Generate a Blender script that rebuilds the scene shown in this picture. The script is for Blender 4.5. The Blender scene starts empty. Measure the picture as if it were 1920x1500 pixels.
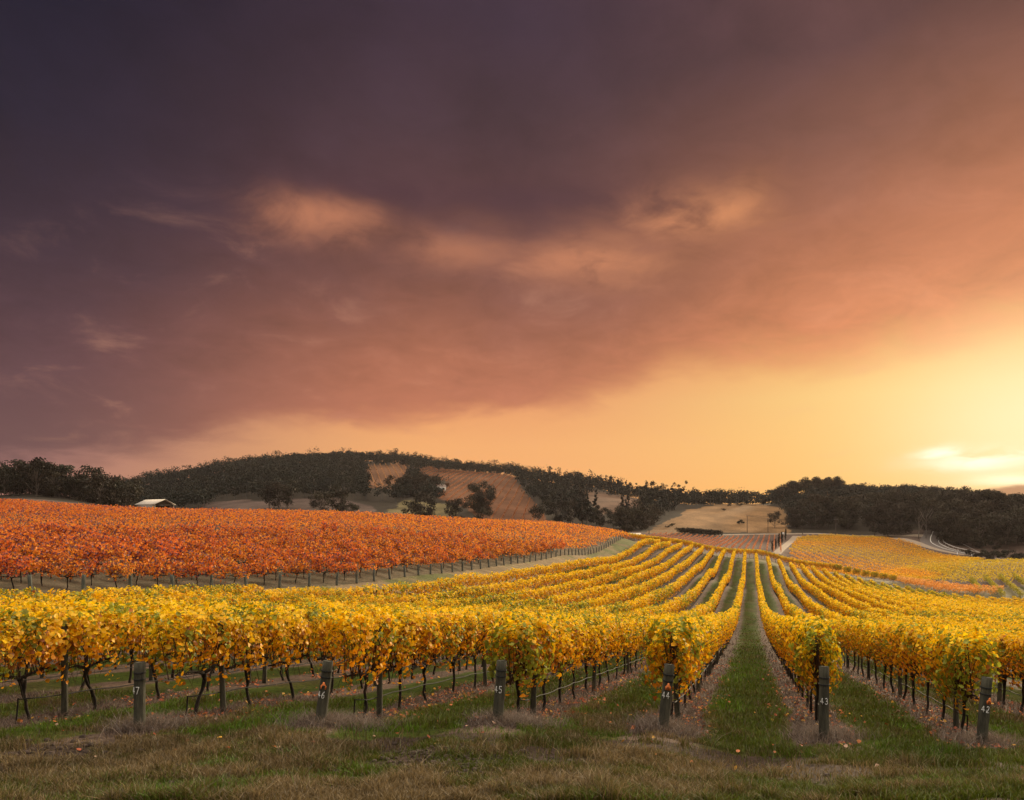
import bpy, math, random
import numpy as np
random.seed(7); rng = np.random.default_rng(11)
C = bpy.context.scene.collection
sc = bpy.context.scene
R = math.radians

# ------------------------------------------------------------------ camera, world, sun, exposure
F, HX, HY, VP = 1450.0, 960.0, 990.0, 1408.0          # focal length and horizon in pixels of the 1920 x 1500 photograph
cam = bpy.data.cameras.new('camera'); camo = bpy.data.objects.new('camera', cam); C.objects.link(camo)
cam.sensor_fit = 'HORIZONTAL'; cam.sensor_width = 36; cam.lens = F/1920*36
cam.shift_y = (HY-750)/1920; cam.clip_start = .1; cam.clip_end = 20000
camo.location = (0, 0, 0); camo.rotation_euler = (R(90), 0, 0)
sc.camera = camo
sc.cycles.use_denoising = True
sc.cycles.max_bounces = 7; sc.cycles.diffuse_bounces = 3; sc.cycles.transmission_bounces = 4; sc.cycles.transparent_max_bounces = 4
sc.view_settings.view_transform = 'Standard'; sc.view_settings.look = 'None'
sc.view_settings.exposure = 0; sc.view_settings.gamma = 1; sc.view_settings.use_curve_mapping = False

SUN_AZ, SUN_EL = R(35), R(13)
sl = bpy.data.lights.new('sun', 'SUN'); slo = bpy.data.objects.new('sun', sl); C.objects.link(slo)
sl.energy = 5.0; sl.angle = R(7); sl.color = (1, .80, .52)
slo.rotation_euler = (R(90)-SUN_EL, 0, math.pi-SUN_AZ)

def lin(c):
    return tuple((v/255/12.92 if v/255 <= .04045 else ((v/255+.055)/1.055)**2.4) for v in c[:3])

class NT:
    """small helper for wiring shader nodes"""
    def __init__(s, nt): s.nt = nt; s.n = nt.nodes; s.l = nt.links
    def node(s, t, **kw):
        n = s.n.new(t)
        for k, v in kw.items(): setattr(n, k, v)
        return n
    def put(s, sock, v):
        if v is None: return
        if isinstance(v, bpy.types.NodeSocket): s.l.new(v, sock)
        elif isinstance(v, (tuple, list)):
            sock.default_value = tuple(v)+((1,) if len(sock.default_value) == 4 and len(v) == 3 else ())
        else: sock.default_value = v
    def m(s, op, a, b=None, c=None, clamp=False):
        n = s.node('ShaderNodeMath', operation=op, use_clamp=clamp)
        for i, v in enumerate((a, b, c)): s.put(n.inputs[i], v)
        return n.outputs[0]
    def mix(s, f, a, b, blend='MIX'):
        n = s.node('ShaderNodeMix', data_type='RGBA', blend_type=blend)
        s.put(n.inputs[0], f); s.put(n.inputs[6], a); s.put(n.inputs[7], b)
        return n.outputs[2]
    def ramp(s, f, stops, interp='LINEAR'):
        n = s.node('ShaderNodeValToRGB'); cr = n.color_ramp; cr.interpolation = interp
        while len(cr.elements) < len(stops): cr.elements.new(.5)
        for e, (p, c) in zip(cr.elements, stops):
            e.position = p; e.color = (*c, 1) if not isinstance(c, (int, float)) else (c, c, c, 1)
        s.put(n.inputs[0], f); return n.outputs[0]
    def noise(s, vec, scale, detail=4, rough=.55, dist=0):
        n = s.node('ShaderNodeTexNoise'); s.put(n.inputs['Vector'], vec)
        n.inputs['Scale'].default_value = scale; n.inputs['Detail'].default_value = detail
        n.inputs['Roughness'].default_value = rough; n.inputs['Distortion'].default_value = dist
        return n.outputs[0]
    def smooth(s, v, a, b, lo=0, hi=1):
        n = s.node('ShaderNodeMapRange', interpolation_type='SMOOTHSTEP')
        s.put(n.inputs[0], v)
        for i, q in enumerate((a, b, lo, hi)): s.put(n.inputs[i+1], q)
        return n.outputs[0]

def build_world():
    w = bpy.data.worlds.new('World'); sc.world = w; w.use_nodes = True
    T = NT(w.node_tree); T.n.clear()
    tc = T.node('ShaderNodeTexCoord').outputs['Generated']
    sep = T.node('ShaderNodeSeparateXYZ'); T.l.new(tc, sep.inputs[0]); x, y, z = sep.outputs
    az = T.m('MULTIPLY', T.m('ARCTAN2', x, y), 180/math.pi)                     # degrees right of the view axis
    el = T.m('MULTIPLY', T.m('ARCSINE', z), 180/math.pi)
    # cloud noise on a cloud layer overhead: features shrink towards the horizon
    den = T.m('ADD', T.m('MAXIMUM', z, 0), .22)
    cv = T.node('ShaderNodeCombineXYZ'); T.put(cv.inputs[0], T.m('DIVIDE', x, den)); T.put(cv.inputs[1], T.m('DIVIDE', y, den))
    P = cv.outputs[0]
    n1 = T.noise(P, 1.5, 6, .55, .3); n2 = T.noise(P, 4.2, 7, .6, .5); n3 = T.noise(P, .7, 3, .5)
    w1 = T.m('SUBTRACT', n1, .5); w2 = T.m('SUBTRACT', n2, .5); w3 = T.m('SUBTRACT', n3, .5)
    warp = T.m('ADD', T.m('MULTIPLY', w1, 11), T.m('ADD', T.m('MULTIPLY', w2, 5.), T.m('MULTIPLY', w3, 9)))
    ew = T.m('ADD', el, T.m('MULTIPLY', warp, .8))
    def col(stops, e):                                                          # (elevation degrees, sRGB)
        return T.ramp(T.m('DIVIDE', e, 60, clamp=True), [(d/60, lin(c)) for d, c in stops], 'LINEAR')
    # cloud deck: colour by elevation for three compass bearings
    cl = col([(0, (150,106,104)), (5, (110,75,76)), (11, (93,63,68)), (18, (64,46,56)), (24, (44,35,50)), (31, (30,26,45)), (60, (30,26,45))], ew)
    cm = col([(0, (222,150,110)), (7, (208,126,90)), (13, (172,105,78)), (18, (128,81,69)), (22, (94,61,61)), (28, (76,53,59)), (34, (63,46,58)), (60, (58,42,60))], ew)
    cr = col([(0, (255,205,130)), (9, (238,158,94)), (14, (224,138,88)), (20, (190,117,80)), (25, (146,93,73)), (30, (106,70,66)), (60, (88,60,64))], ew)
    fl = T.smooth(az, -34, -2); fr = T.smooth(az, -2, 34)
    deck = T.mix(fr, T.mix(fl, cl, cm), cr)
    n4 = T.noise(P, 9, 6, .6, .8); tex = T.m('ADD', 1, T.m('ADD', T.m('MULTIPLY', w1, 1.0), T.m('ADD', T.m('MULTIPLY', w2, .9), T.m('MULTIPLY', T.m('SUBTRACT', n4, .5), .35))))
    tx = T.node('ShaderNodeCombineColor'); [T.put(q, tex) for q in tx.inputs[:3]]; deck = T.mix(T.smooth(el, 3, 14), deck, T.mix(1, deck, tx.outputs[0], 'MULTIPLY'))
    # clear band under the deck
    bl = col([(0, (182,126,108)), (5, (158,108,104)), (60, (120,86,98))], el)
    bm = col([(0, (250,172,100)), (6, (247,174,108)), (12, (226,144,100)), (60, (210,132,100))], el)
    br = col([(0, (248,170,80)), (3, (254,196,102)), (9, (255,214,126)), (13, (252,184,104)), (60, (240,170,110))], el)
    band = T.mix(fr, T.mix(T.smooth(az, -36, -4), bl, bm), br)
    edge = T.node('ShaderNodeFloatCurve'); c = edge.mapping.curves[0]
    pts = [(-34, 3.2), (-25, 5.2), (-15, 7.4), (-2, 8.4), (8, 9.4), (12, 10.8), (22, 11.2), (34, 12)]
    while len(c.points) < len(pts): c.points.new(.5, .5)
    for p, (a, e) in zip(c.points, pts): p.location = ((a+40)/80, e/20)
    edge.mapping.update(); T.put(edge.inputs['Value'], T.m('DIVIDE', T.m('ADD', az, 40), 80, clamp=True))
    e0 = T.m('MULTIPLY', edge.outputs[0], 20)
    dd = T.m('SUBTRACT', T.m('ADD', el, T.m('MULTIPLY', T.m('ADD', T.m('MULTIPLY', w1, 6), T.m('MULTIPLY', w2, 3)), 1)), e0)
    isdeck = T.smooth(dd, -1.3, T.smooth(az, -5, 30, 1.7, 3.2))
    skyc = T.mix(isdeck, band, deck)
    # sunlit tears in the deck
    def blob(a, e, sa, se, wob=2.2):
        da = T.m('DIVIDE', T.m('SUBTRACT', T.m('ADD', az, T.m('MULTIPLY', w2, wob*6)), a), sa)
        de = T.m('DIVIDE', T.m('SUBTRACT', T.m('ADD', el, T.m('MULTIPLY', w1, wob*3)), e), se)
        d2 = T.m('ADD', T.m('MULTIPLY', da, da), T.m('MULTIPLY', de, de))
        return T.m('POWER', 2.718, T.m('MULTIPLY', d2, -1))
    tears = T.m('MAXIMUM', T.m('MULTIPLY', blob(-13.6, 21.1, 3.4, 1.25), .9), T.m('MAXIMUM', T.m('MULTIPLY', blob(-3, 19.6, 5, 1.2), .7),
            T.m('MAXIMUM', blob(5.2, 19.1, 5, 1.35), blob(13.4, 21.2, 4, 1.5))))
    tears = T.m('MULTIPLY', tears, T.smooth(T.m('ADD', T.m('MULTIPLY', n2, .6), T.m('MULTIPLY', n4, .4)), .24, .52))
    skyc = T.mix(T.m('MULTIPLY', T.m('MAXIMUM', blob(2, 22.6, 9, 1.3), blob(-9, 23, 6, 1.2)), .55), skyc, lin((78,50,58)))
    skyc = T.mix(T.m('MULTIPLY', tears, 1.0), skyc, T.mix(fr, lin((190,122,90)), lin((242,160,100))))
    wisp = T.m('MULTIPLY', T.smooth(n2, .52, .78), T.smooth(n1, .4, .62))
    skyc = T.mix(T.m('MULTIPLY', T.m('MULTIPLY', wisp, T.smooth(el, 25, 17)), .42), skyc, T.mix(.5, skyc, lin((240,170,130))))
    # glow round the hidden sun, white and brown clouds at its foot
    ga = T.m('DIVIDE', T.m('SUBTRACT', az, 35.2), 8.5); ge = T.m('DIVIDE', T.m('SUBTRACT', el, 6.4), 5.2)
    glow = T.m('POWER', 2.718, T.m('MULTIPLY', T.m('ADD', T.m('MULTIPLY', ga, ga), T.m('MULTIPLY', ge, ge)), -1))
    skyc = T.mix(T.m('MULTIPLY', glow, .82), skyc, (1.15, .93, .55))
    wc = T.m('MULTIPLY', T.m('MAXIMUM', blob(31.5, 4.3, 3, .55, .5), blob(29.2, 4.8, 1.3, .4, .5)), T.smooth(n2, .3, .55))
    skyc = T.mix(wc, skyc, (1.3, 1.1, .82))
    wc2 = blob(33.0, 3.15, 2.4, .34, .4)
    skyc = T.mix(wc2, skyc, (1.3, 1.05, .7))
    bc = T.smooth(T.m('ADD', blob(34, 2.15, 3.4, .8, .4), T.m('MULTIPLY', w2, .4)), .38, .75)
    skyc = T.mix(T.m('MULTIPLY', bc, .85), skyc, lin((150,92,70)))
    # unseen sky overhead is brightened to light the land; behind the camera dim grey
    up = T.smooth(el, 37, 58)
    back = T.smooth(T.m('ABSOLUTE', az), 55, 110)
    skyc = T.mix(T.m('MULTIPLY', back, T.smooth(el, 2, 14)), skyc, (.30, .26, .23))
    skyc = T.mix(up, skyc, (3.1, 2.7, 2.25))
    ns = T.node('ShaderNodeTexSky', sky_type='NISHITA', sun_disc=False); ns.sun_elevation = SUN_EL; ns.sun_rotation = SUN_AZ
    b1 = T.node('ShaderNodeBackground'); T.l.new(ns.outputs[0], b1.inputs[0]); b1.inputs[1].default_value = .05
    b2 = T.node('ShaderNodeBackground'); T.l.new(skyc, b2.inputs[0]); b2.inputs[1].default_value = 1
    mx = T.node('ShaderNodeMixShader'); mx.inputs[0].default_value = .96                          # clouds veil nearly all of the clear sky
    T.l.new(b1.outputs[0], mx.inputs[1]); T.l.new(b2.outputs[0], mx.inputs[2])
    out = T.node('ShaderNodeOutputWorld'); T.l.new(mx.outputs[0], out.inputs[0])
build_world()

# ------------------------------------------------------------------ measured terrain
ROWS = 2.88; TAN = (VP-HX)/F; ANG = math.atan(TAN)         # row spacing across the view, heading of the rows
def rowX(n): return (43.47-n)*ROWS                          # where row n would meet Y = 0
CAN = 2.05                                                  # height of the yellow vines
ctl = []                                                    # (azimuth, ln r, z / r)
def cp(x, y, Y, up=0.0):
    X = (x-HX)/F*Y; z = -(y-HY)/F*Y-up; r = math.hypot(X, Y); ctl.append((math.atan2(X, Y), math.log(r), z/r))
for n, pts in {
  43: [(1431.7,1130),(1440,1147),(1460,1157),(1487,1163),(1530,1170)],
  44: [(1399,1042),(1390,1092),(1384,1120),(1362,1150),(1320,1160)],
  45: [(1365,1080),(1345,1109),(1327,1134.7),(1287,1152),(1207,1157),(973,1152)],
  46: [(1357.7,1031.6),(1333,1066),(1310,1094.6),(1273,1120),(1221,1137.6),(1150,1152),(707,1147)],
  47: [(1339,1027),(1310,1057),(1282,1080),(1236,1106),(1178,1129)],
  48: [(1319,1024.4),(1287,1051.6),(1236,1080),(1178,1103),(1150,1112)],
  49: [(1299,1020),(1264,1043),(1207,1071.7),(1150,1094.6)],
  50: [(1277,1017),(1236,1043),(1178,1063),(1150,1071.7)],
  51: [(1259,1014),(1207,1037),(1150,1058.8)],
  52: [(1237,1011.5),(1150,1043),(1073,1053),(940,1073),(773,1093),(640,1101.7),(0,1108)],
  42: [(1441,1046),(1461,1100),(1479,1134.7),(1508,1152),(1551,1163)],
  41: [(1461,1050),(1494,1100),(1534,1134.7),(1608,1160.5),(1920,1188)],
  40: [(1482,1054.5),(1531,1103),(1580,1132),(1694,1160.5)],
  39: [(1503,1057),(1551,1097.5),(1637,1140)],
  38: [(1525,1061.7),(1608,1112),(1694,1140)],
  37: [(1545,1066),(1651,1117.5)], 36: [(1565,1070)], 35: [(1587,1076)], 34: [(1608,1079)], 33: [(1631,1084.6)], 32: [(1653,1090)],
  26: [(1780,1108)], 22: [(1870,1116)], 28: [(1900,1140)]}.items():
    for x, y in pts: cp(x, y, F*rowX(n)/(x-VP), CAN)
POSTS = {47: (262,1370,1242,12.85,0), 46: (600,1360,1238,13.1,9), 45: (933,1355,1238,13.47,5), 44: (1243,1370,1245,13.65,7), 43: (1545,1388,1250,14.35,0), 42: (1840,1398,1270,14.2,6)}
for n, (x, y, yt, Y, ln) in POSTS.items(): cp(x, y, Y)
for x in (-300, 200, 700, 1200, 1700, 2200): cp(x, 1490, 8.35)
for x, y, Y in [(690,1352,14.7),(898,1290,20.7),(1420,1400,14),(-250,1372,12.7),(2150,1408,14.4),(-300,1200,26)]: cp(x, y, Y)
# red block: lower edge, ridge, and behind the ridge
for x, y, Y in [(-350,1134,33),(0,1114,40),(320,1108,48),(640,1097,60),(780,1079,72),(940,1060,95),(1060,1040,125),(1170,1008,185)]: cp(x, y, Y)
for x, y, Y in [(-300,925,130),(0,935,150),(250,957,180),(460,964,195),(640,968,205),(850,985,215),(960,981,235),(1080,985,240),(1165,1002,205)]: cp(x, y, Y, 1.8)
for x, z, Y in [(-200,8,300),(295,4.6,290),(640,-3,300),(1000,-5,320),(1150,-6,300)]: cp(x, HY-z/Y*F, Y)
# beyond the crest
for x, y, Y in [(1240,1022,216),(1290,1027,216),(1430,1046,216),(1570,1073,214),(1660,1092,212)]: cp(x, y, Y)
for x, y, Y in [(1440,1070,240),(1600,1083,245)]: cp(x, y, Y)
for x, y, Y in [(1200,1000,420),(1250,1006,400),(1465,1006,415),(1460,1036,300),(1360,1026,320),(1340,1000,440),(1600,1001,440),(1690,1004,430)]: cp(x, y, Y)
for x, y, Y in [(1500,1040,300),(1560,1008,400),(1600,1030,330),(1700,1058,290),(1800,1050,330),(1750,1012,400),(1760,1032,370),(1900,1046,360),(1680,1012,390),(2100,1052,360)]: cp(x, y, Y)
for x, y, Y in [(1700,1072,262),(1800,1062,268),(1920,1056,275),(1920,1088,238),(1800,1092,235),(1760,1100,222),(1900,1106,215),(2100,1110,215)]: cp(x, y, Y)
# hills
SKYL = [(-250,886,380),(0,880,380),(40,876,380),(100,882,390),(140,893,400),(165,905,420),(200,903,900),(300,885,930),(400,868,960),(500,855,980),(600,848,1000),(650,845,1000),(740,848,1000),(800,856,980),(860,865,960),(950,870,900),
        (1000,880,860),(1050,885,840),(1120,890,800),(1160,905,780),(1250,915,740),(1310,922,700),(1400,915,640),(1450,918,610),(1480,905,600),(1515,893,600),(1590,903,600),(1660,905,620),(1740,905,640),(1800,925,650),(1860,940,660),(1920,938,660),(2150,930,660)]
for x, ys, Y in SKYL:
    cp(x, ys+(13.0/Y*F), Y); cp(x, 975, Y*1.6)
for x, y, Y in [(390,962,450),(640,962,470),(800,975,480),(950,985,460),(1010,978,480),(1100,985,440),(560,930,560),(800,925,620),(870,935,580),(960,930,640),(720,905,760),(1220,990,450),(1290,975,480),(1390,948,560),(1470,965,520),(1600,975,470),(1700,985,440),(1850,985,430),(1900,1010,400)]: cp(x, y, Y)
for x in (-200, 500, 1000, 1500, 2100): cp(x, 985, 3200)
ctl = np.array(ctl)
def tcoord(a, l): return np.stack([a*2.6, l], -1)
_P = tcoord(ctl[:,0], ctl[:,1])
def _k(d2): return .5*d2*np.log(d2+1e-12)
_n = len(_P); _A = np.zeros((_n+3, _n+3)); _A[:_n,:_n] = _k(((_P[:,None]-_P[None])**2).sum(-1))+np.eye(_n)*2e-3
_A[:_n,_n] = 1; _A[:_n,_n+1:] = _P; _A[_n:,:_n] = _A[:_n,_n:].T
_W = np.linalg.solve(_A, np.concatenate([ctl[:,2], np.zeros(3)]))
def sstep(a, b, v): t = np.clip((v-a)/(b-a), 0, 1); return t*t*(3-2*t)
def ground(X, Y):
    X = np.atleast_1d(np.asarray(X, float)); Y = np.atleast_1d(np.asarray(Y, float)); out = np.empty(X.shape)
    fx, fy, fo = X.ravel(), Y.ravel(), out.ravel()
    for i in range(0, len(fx), 40000):
        x, y = fx[i:i+40000], fy[i:i+40000]
        r = np.maximum(np.hypot(x, y), .5); a = np.arctan2(x, y)
        q = tcoord(np.clip(a, -.82, .82), np.log(np.clip(r, 7, 3300)))
        s = _k(((q[:,None]-_P[None])**2).sum(-1))@_W[:_n]+_W[_n]+q@_W[_n+1:]
        z = s*r
        side = sstep(.85, 1.5, np.abs(a)); z = z*(1-side)+(-1.7-.05*np.abs(x)**.8)*side
        near = -1.7-.138*np.maximum(y, -6)
        w = sstep(6, 9.5, r); fo[i:i+40000] = z*w+near*(1-w)
    return fo.reshape(X.shape)
def gz(x, y): return float(ground(x, y)[0])
def at(x, Y): X = (x-HX)/F*Y; return X, Y, gz(X, Y)
def pix(X, Y, Z): return HX+F*X/Y, HY-F*Z/Y

def vnoise(x, y, scale, seed=0):
    x = np.asarray(x, float)/scale+seed*17.3; y = np.asarray(y, float)/scale-seed*9.1
    xi, yi = np.floor(x), np.floor(y); u, v = x-xi, y-yi; u = u*u*(3-2*u); v = v*v*(3-2*v)
    def h(a, b): return np.modf(np.abs(np.sin(a*127.1+b*311.7+seed*3.3)*43758.5453))[0]
    return (h(xi,yi)*(1-u)+h(xi+1,yi)*u)*(1-v)+(h(xi,yi+1)*(1-u)+h(xi+1,yi+1)*u)*v
def fbm(x, y, scale, seed=0): return (vnoise(x,y,scale,seed)*.5+vnoise(x,y,scale/2.1,seed+1)*.3+vnoise(x,y,scale/4.3,seed+2)*.2)
def inpoly(x, y, poly):
    c = np.zeros(np.shape(x), bool); j = len(poly)-1
    for i in range(len(poly)):
        xi, yi = poly[i]; xj, yj = poly[j]
        c ^= ((yi > y) != (yj > y)) & (x < (xj-xi)*(y-yi)/(yj-yi+1e-12)+xi); j = i
    return c

# ------------------------------------------------------------------ mesh helpers
def mesh_np(name, V, Fc, col=None, smooth=False):
    V = np.ascontiguousarray(V, np.float32); Fc = np.ascontiguousarray(Fc, np.int32)
    m = bpy.data.meshes.new(name); k = Fc.shape[1]
    m.vertices.add(len(V)); m.vertices.foreach_set('co', V.ravel())
    m.loops.add(Fc.size); m.loops.foreach_set('vertex_index', Fc.ravel())
    m.polygons.add(len(Fc)); m.polygons.foreach_set('loop_start', np.arange(0, Fc.size, k, dtype=np.int32))
    m.polygons.foreach_set('loop_total', np.full(len(Fc), k, np.int32))
    if smooth: m.polygons.foreach_set('use_smooth', np.ones(len(Fc), bool))
    m.update(calc_edges=True)
    if col is not None:
        a = m.attributes.new('Col', 'FLOAT_COLOR', 'POINT'); c4 = np.ones((len(V), 4), np.float32); c4[:,:3] = col
        a.data.foreach_set('color', c4.ravel())
    return m
class MB:
    """collects quads (and tubes, boxes) for one mesh"""
    def __init__(s): s.v = []; s.f = []; s.c = []; s.n = 0
    def add(s, V, Fc, col=None):
        V = np.asarray(V, float).reshape(-1, 3); s.v.append(V); s.f.append(np.asarray(Fc, int)+s.n); s.n += len(V)
        s.c.append(np.broadcast_to(np.asarray(col if col is not None else (1,1,1), float), V.shape)); return s
    def tube(s, pts, rad, k=6, col=None, cap=True):
        pts = np.asarray(pts, float); n = len(pts); rad = np.broadcast_to(np.asarray(rad, float), (n,))
        t = np.gradient(pts, axis=0); t /= np.linalg.norm(t, axis=1)[:,None]+1e-9
        ref = np.where(np.abs(t[:,2:3]) > .9, np.array([[1.,0,0]]), np.array([[0,0,1.]]))
        u = np.cross(t, ref); u /= np.linalg.norm(u, axis=1)[:,None]; w = np.cross(t, u)
        th = np.arange(k)*2*math.pi/k
        V = pts[:,None]+rad[:,None,None]*(u[:,None]*np.cos(th)[None,:,None]+w[:,None]*np.sin(th)[None,:,None])
        V = V.reshape(-1, 3); i = np.arange(n-1)[:,None]*k; j = np.arange(k)[None]; j2 = (j+1) % k
        Fc = np.stack([i+j, i+k+j, i+k+j2, i+j2], -1).reshape(-1, 4); s.add(V, Fc, col)
        if cap:
            for e in (0, n-1):
                base = s.n-len(V)+e*k; c = np.vstack([pts[e]]); s.v.append(c); s.c.append(np.broadcast_to(np.asarray(col if col is not None else (1,1,1), float), c.shape))
                ci = s.n; s.n += 1
                s.f.append(np.array([[base+a, base+(a+1) % k, base+(a+2) % k, ci] for a in range(0, k, 2)]))
        return s
    def box(s, c, d, col=None, rz=0):
        c = np.asarray(c, float); d = np.asarray(d, float)/2
        q = np.array([[-1,-1,-1],[1,-1,-1],[1,1,-1],[-1,1,-1],[-1,-1,1],[1,-1,1],[1,1,1],[-1,1,1]])*d
        ca, sa = math.cos(rz), math.sin(rz); q = np.stack([q[:,0]*ca-q[:,1]*sa, q[:,0]*sa+q[:,1]*ca, q[:,2]], -1)
        return s.add(q+c, [[0,3,2,1],[4,5,6,7],[0,1,5,4],[1,2,6,5],[2,3,7,6],[3,0,4,7]], col)
    def mesh(s, name, smooth=False): return mesh_np(name, np.concatenate(s.v), np.concatenate(s.f), np.concatenate(s.c), smooth)
def obj(name, me, mat=None, parent=None, **kw):
    o = bpy.data.objects.new(name, me); C.objects.link(o)
    if mat is not None and not me.materials: me.materials.append(mat)
    if parent is not None: o.parent = parent
    for k, v in kw.items(): o[k] = v
    return o
def thing(name, label, cat, loc=(0,0,0), rz=0, group=None, scale=1):
    o = bpy.data.objects.new(name, None); C.objects.link(o); o.location = loc; o.rotation_euler = (0, 0, rz)
    o.scale = (scale,)*3 if np.isscalar(scale) else scale
    o['label'] = label; o['category'] = cat
    if group: o['group'] = group
    o.empty_display_size = .2
    return o
def unit(v): return v/(np.linalg.norm(v, axis=-1, keepdims=True)+1e-9)
def leaf_cards(P, size, col, lobed=False, up=0.3, g=rng, flat=False, base=None):
    """leaf faces at the points P; lobed = two quads folded along the midrib"""
    n = len(P); size = np.broadcast_to(np.asarray(size, float), (n,))[:,None]
    nrm = unit(g.normal(size=(n,3))*np.array([1,1,.25 if flat else .9])+np.array([0,0,up if not flat else 2.2]))
    if base is not None: nrm = unit(nrm*.75+base)                      # leaves face outwards from their clump
    t = unit(np.cross(nrm, g.normal(size=(n,3)))); b = np.cross(nrm, t)
    if lobed:
        q = np.array([[-.5,0,.0],[-.32,.5,.13],[.22,.44,.10],[.56,0,-.06],[.22,-.44,.10],[-.32,-.5,.13]])
        V = P[:,None]+size[:,None]*(t[:,None]*q[None,:,0:1]+b[:,None]*q[None,:,1:2]+nrm[:,None]*q[None,:,2:3])
        i = np.arange(n)[:,None]*6; Fc = np.concatenate([i+np.array([[0,1,2,3]]), i+np.array([[0,3,4,5]])]); k = 6
    else:
        q = np.array([[-.5,0.05],[.05,.45],[.5,-.05],[-.05,-.45]])
        V = P[:,None]+size[:,None]*(t[:,None]*q[None,:,0:1]+b[:,None]*q[None,:,1:2])
        i = np.arange(n)[:,None]*4; Fc = i+np.array([[0,1,2,3]]); k = 4
    return V.reshape(-1,3), Fc, np.repeat(col, k, axis=0)

# ------------------------------------------------------------------ materials
def mat(name):
    m = bpy.data.materials.new(name); m.use_nodes = True; T = NT(m.node_tree); T.n.clear(); return m, T
def leaf_mat(name, trans=.4, hue=.02, val=.25, gloss=.025):
    m, T = mat(name)
    a = T.node('ShaderNodeAttribute', attribute_name='Col').outputs['Color']
    rnd = T.node('ShaderNodeObjectInfo').outputs['Random']
    h = T.node('ShaderNodeHueSaturation'); T.put(h.inputs['Color'], a)
    T.put(h.inputs['Hue'], T.m('ADD', .5, T.m('MULTIPLY', T.m('SUBTRACT', rnd, .5), hue)))
    T.put(h.inputs['Value'], T.m('ADD', 1, T.m('MULTIPLY', T.m('SUBTRACT', T.m('FRACT', T.m('MULTIPLY', rnd, 7.31)), .5), val)))
    c = h.outputs[0]
    d = T.node('ShaderNodeBsdfDiffuse'); T.put(d.inputs[0], c)
    t = T.node('ShaderNodeBsdfTranslucent'); T.put(t.inputs[0], c)
    g = T.node('ShaderNodeBsdfGlossy'); g.inputs['Roughness'].default_value = .45; T.put(g.inputs[0], (.8,.8,.8))
    x = T.node('ShaderNodeMixShader'); x.inputs[0].default_value = trans; T.l.new(d.outputs[0], x.inputs[1]); T.l.new(t.outputs[0], x.inputs[2])
    y = T.node('ShaderNodeMixShader'); y.inputs[0].default_value = gloss; T.l.new(x.outputs[0], y.inputs[1]); T.l.new(g.outputs[0], y.inputs[2])
    o = T.node('ShaderNodeOutputMaterial'); T.l.new(y.outputs[0], o.inputs[0]); return m
def plain(name, c1, c2, scale=8, rough=.85, bump=.3, stretch=(1,1,1), attr=False, bscale=None):
    m, T = mat(name)
    tc = T.node('ShaderNodeTexCoord').outputs['Object']
    mp = T.node('ShaderNodeMapping'); T.l.new(tc, mp.inputs[0]); mp.inputs['Scale'].default_value = stretch
    n = T.noise(mp.outputs[0], scale, 6, .62); n2 = T.noise(mp.outputs[0], (bscale or scale*5), 4, .6)
    c = T.mix(T.smooth(n, .3, .7), c1, c2)
    if attr:
        a = T.node('ShaderNodeAttribute', attribute_name='Col').outputs['Color']
        c = T.mix(1, a, T.mix(T.smooth(n, .25, .75), (.65,.65,.65), (1.3,1.3,1.3)), 'MULTIPLY')
    p = T.node('ShaderNodeBsdfPrincipled'); T.put(p.inputs['Base Color'], c); p.inputs['Roughness'].default_value = rough
    p.inputs['Specular IOR Level'].default_value = .25
    b = T.node('ShaderNodeBump'); b.inputs['Strength'].default_value = bump; b.inputs['Distance'].default_value = .03; T.put(b.inputs['Height'], n2); T.l.new(b.outputs[0], p.inputs['Normal'])
    o = T.node('ShaderNodeOutputMaterial'); T.l.new(p.outputs[0], o.inputs[0]); return m
M_VINE = leaf_mat('yellow vine leaves', .42, .012, .12); M_RED = leaf_mat('red vine leaves', .38, .016, .15); M_FAR = leaf_mat('far vine leaves', .4, 0, 0)
M_TREE = leaf_mat('gum tree foliage', .08, .04, .6, .015); M_GRASS = leaf_mat('grass blades', .3, 0, 0, .03); M_LITTER = leaf_mat('fallen leaves', .1, 0, 0, .03)
M_BARK = plain('vine bark', (.018,.014,.011), (.05,.038,.03), 30, .9, .8, (1,1,.25))
M_CANE = plain('canes', (.035,.016,.009), (.08,.034,.018), 30)
M_POST = plain('weathered post wood', (.038,.037,.028), (.105,.102,.074), 9, .9, .7, (1,1,.18))
M_GREYPOST = plain('grey post wood', (.07,.078,.07), (.15,.16,.14), 9, .9, .5, (1,1,.18))
M_WIRE = plain('black wire', (.015,.015,.015), (.03,.03,.028), 20, .6, 0)
M_HOSE = plain('hose', (.018,.019,.018), (.04,.04,.038), 5, .8, 0)
M_PAINT = plain('white paint', (.6,.62,.62), (.75,.76,.75), 40, .7, .1)
M_TAG = plain('orange tag', (.75,.20,.05), (.8,.25,.08), 20, .5, .05)
M_DARK = plain('dark', (.02,.018,.016), (.03,.026,.022), 10, .9, .1)
M_TRUNK = plain('tree bark', (.07,.055,.045), (.16,.13,.11), 3, .9, .5, (1,1,.3))
M_WHITEBARK = plain('pale bark', (.17,.145,.125), (.28,.25,.22), 3, .9, .4)

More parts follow.
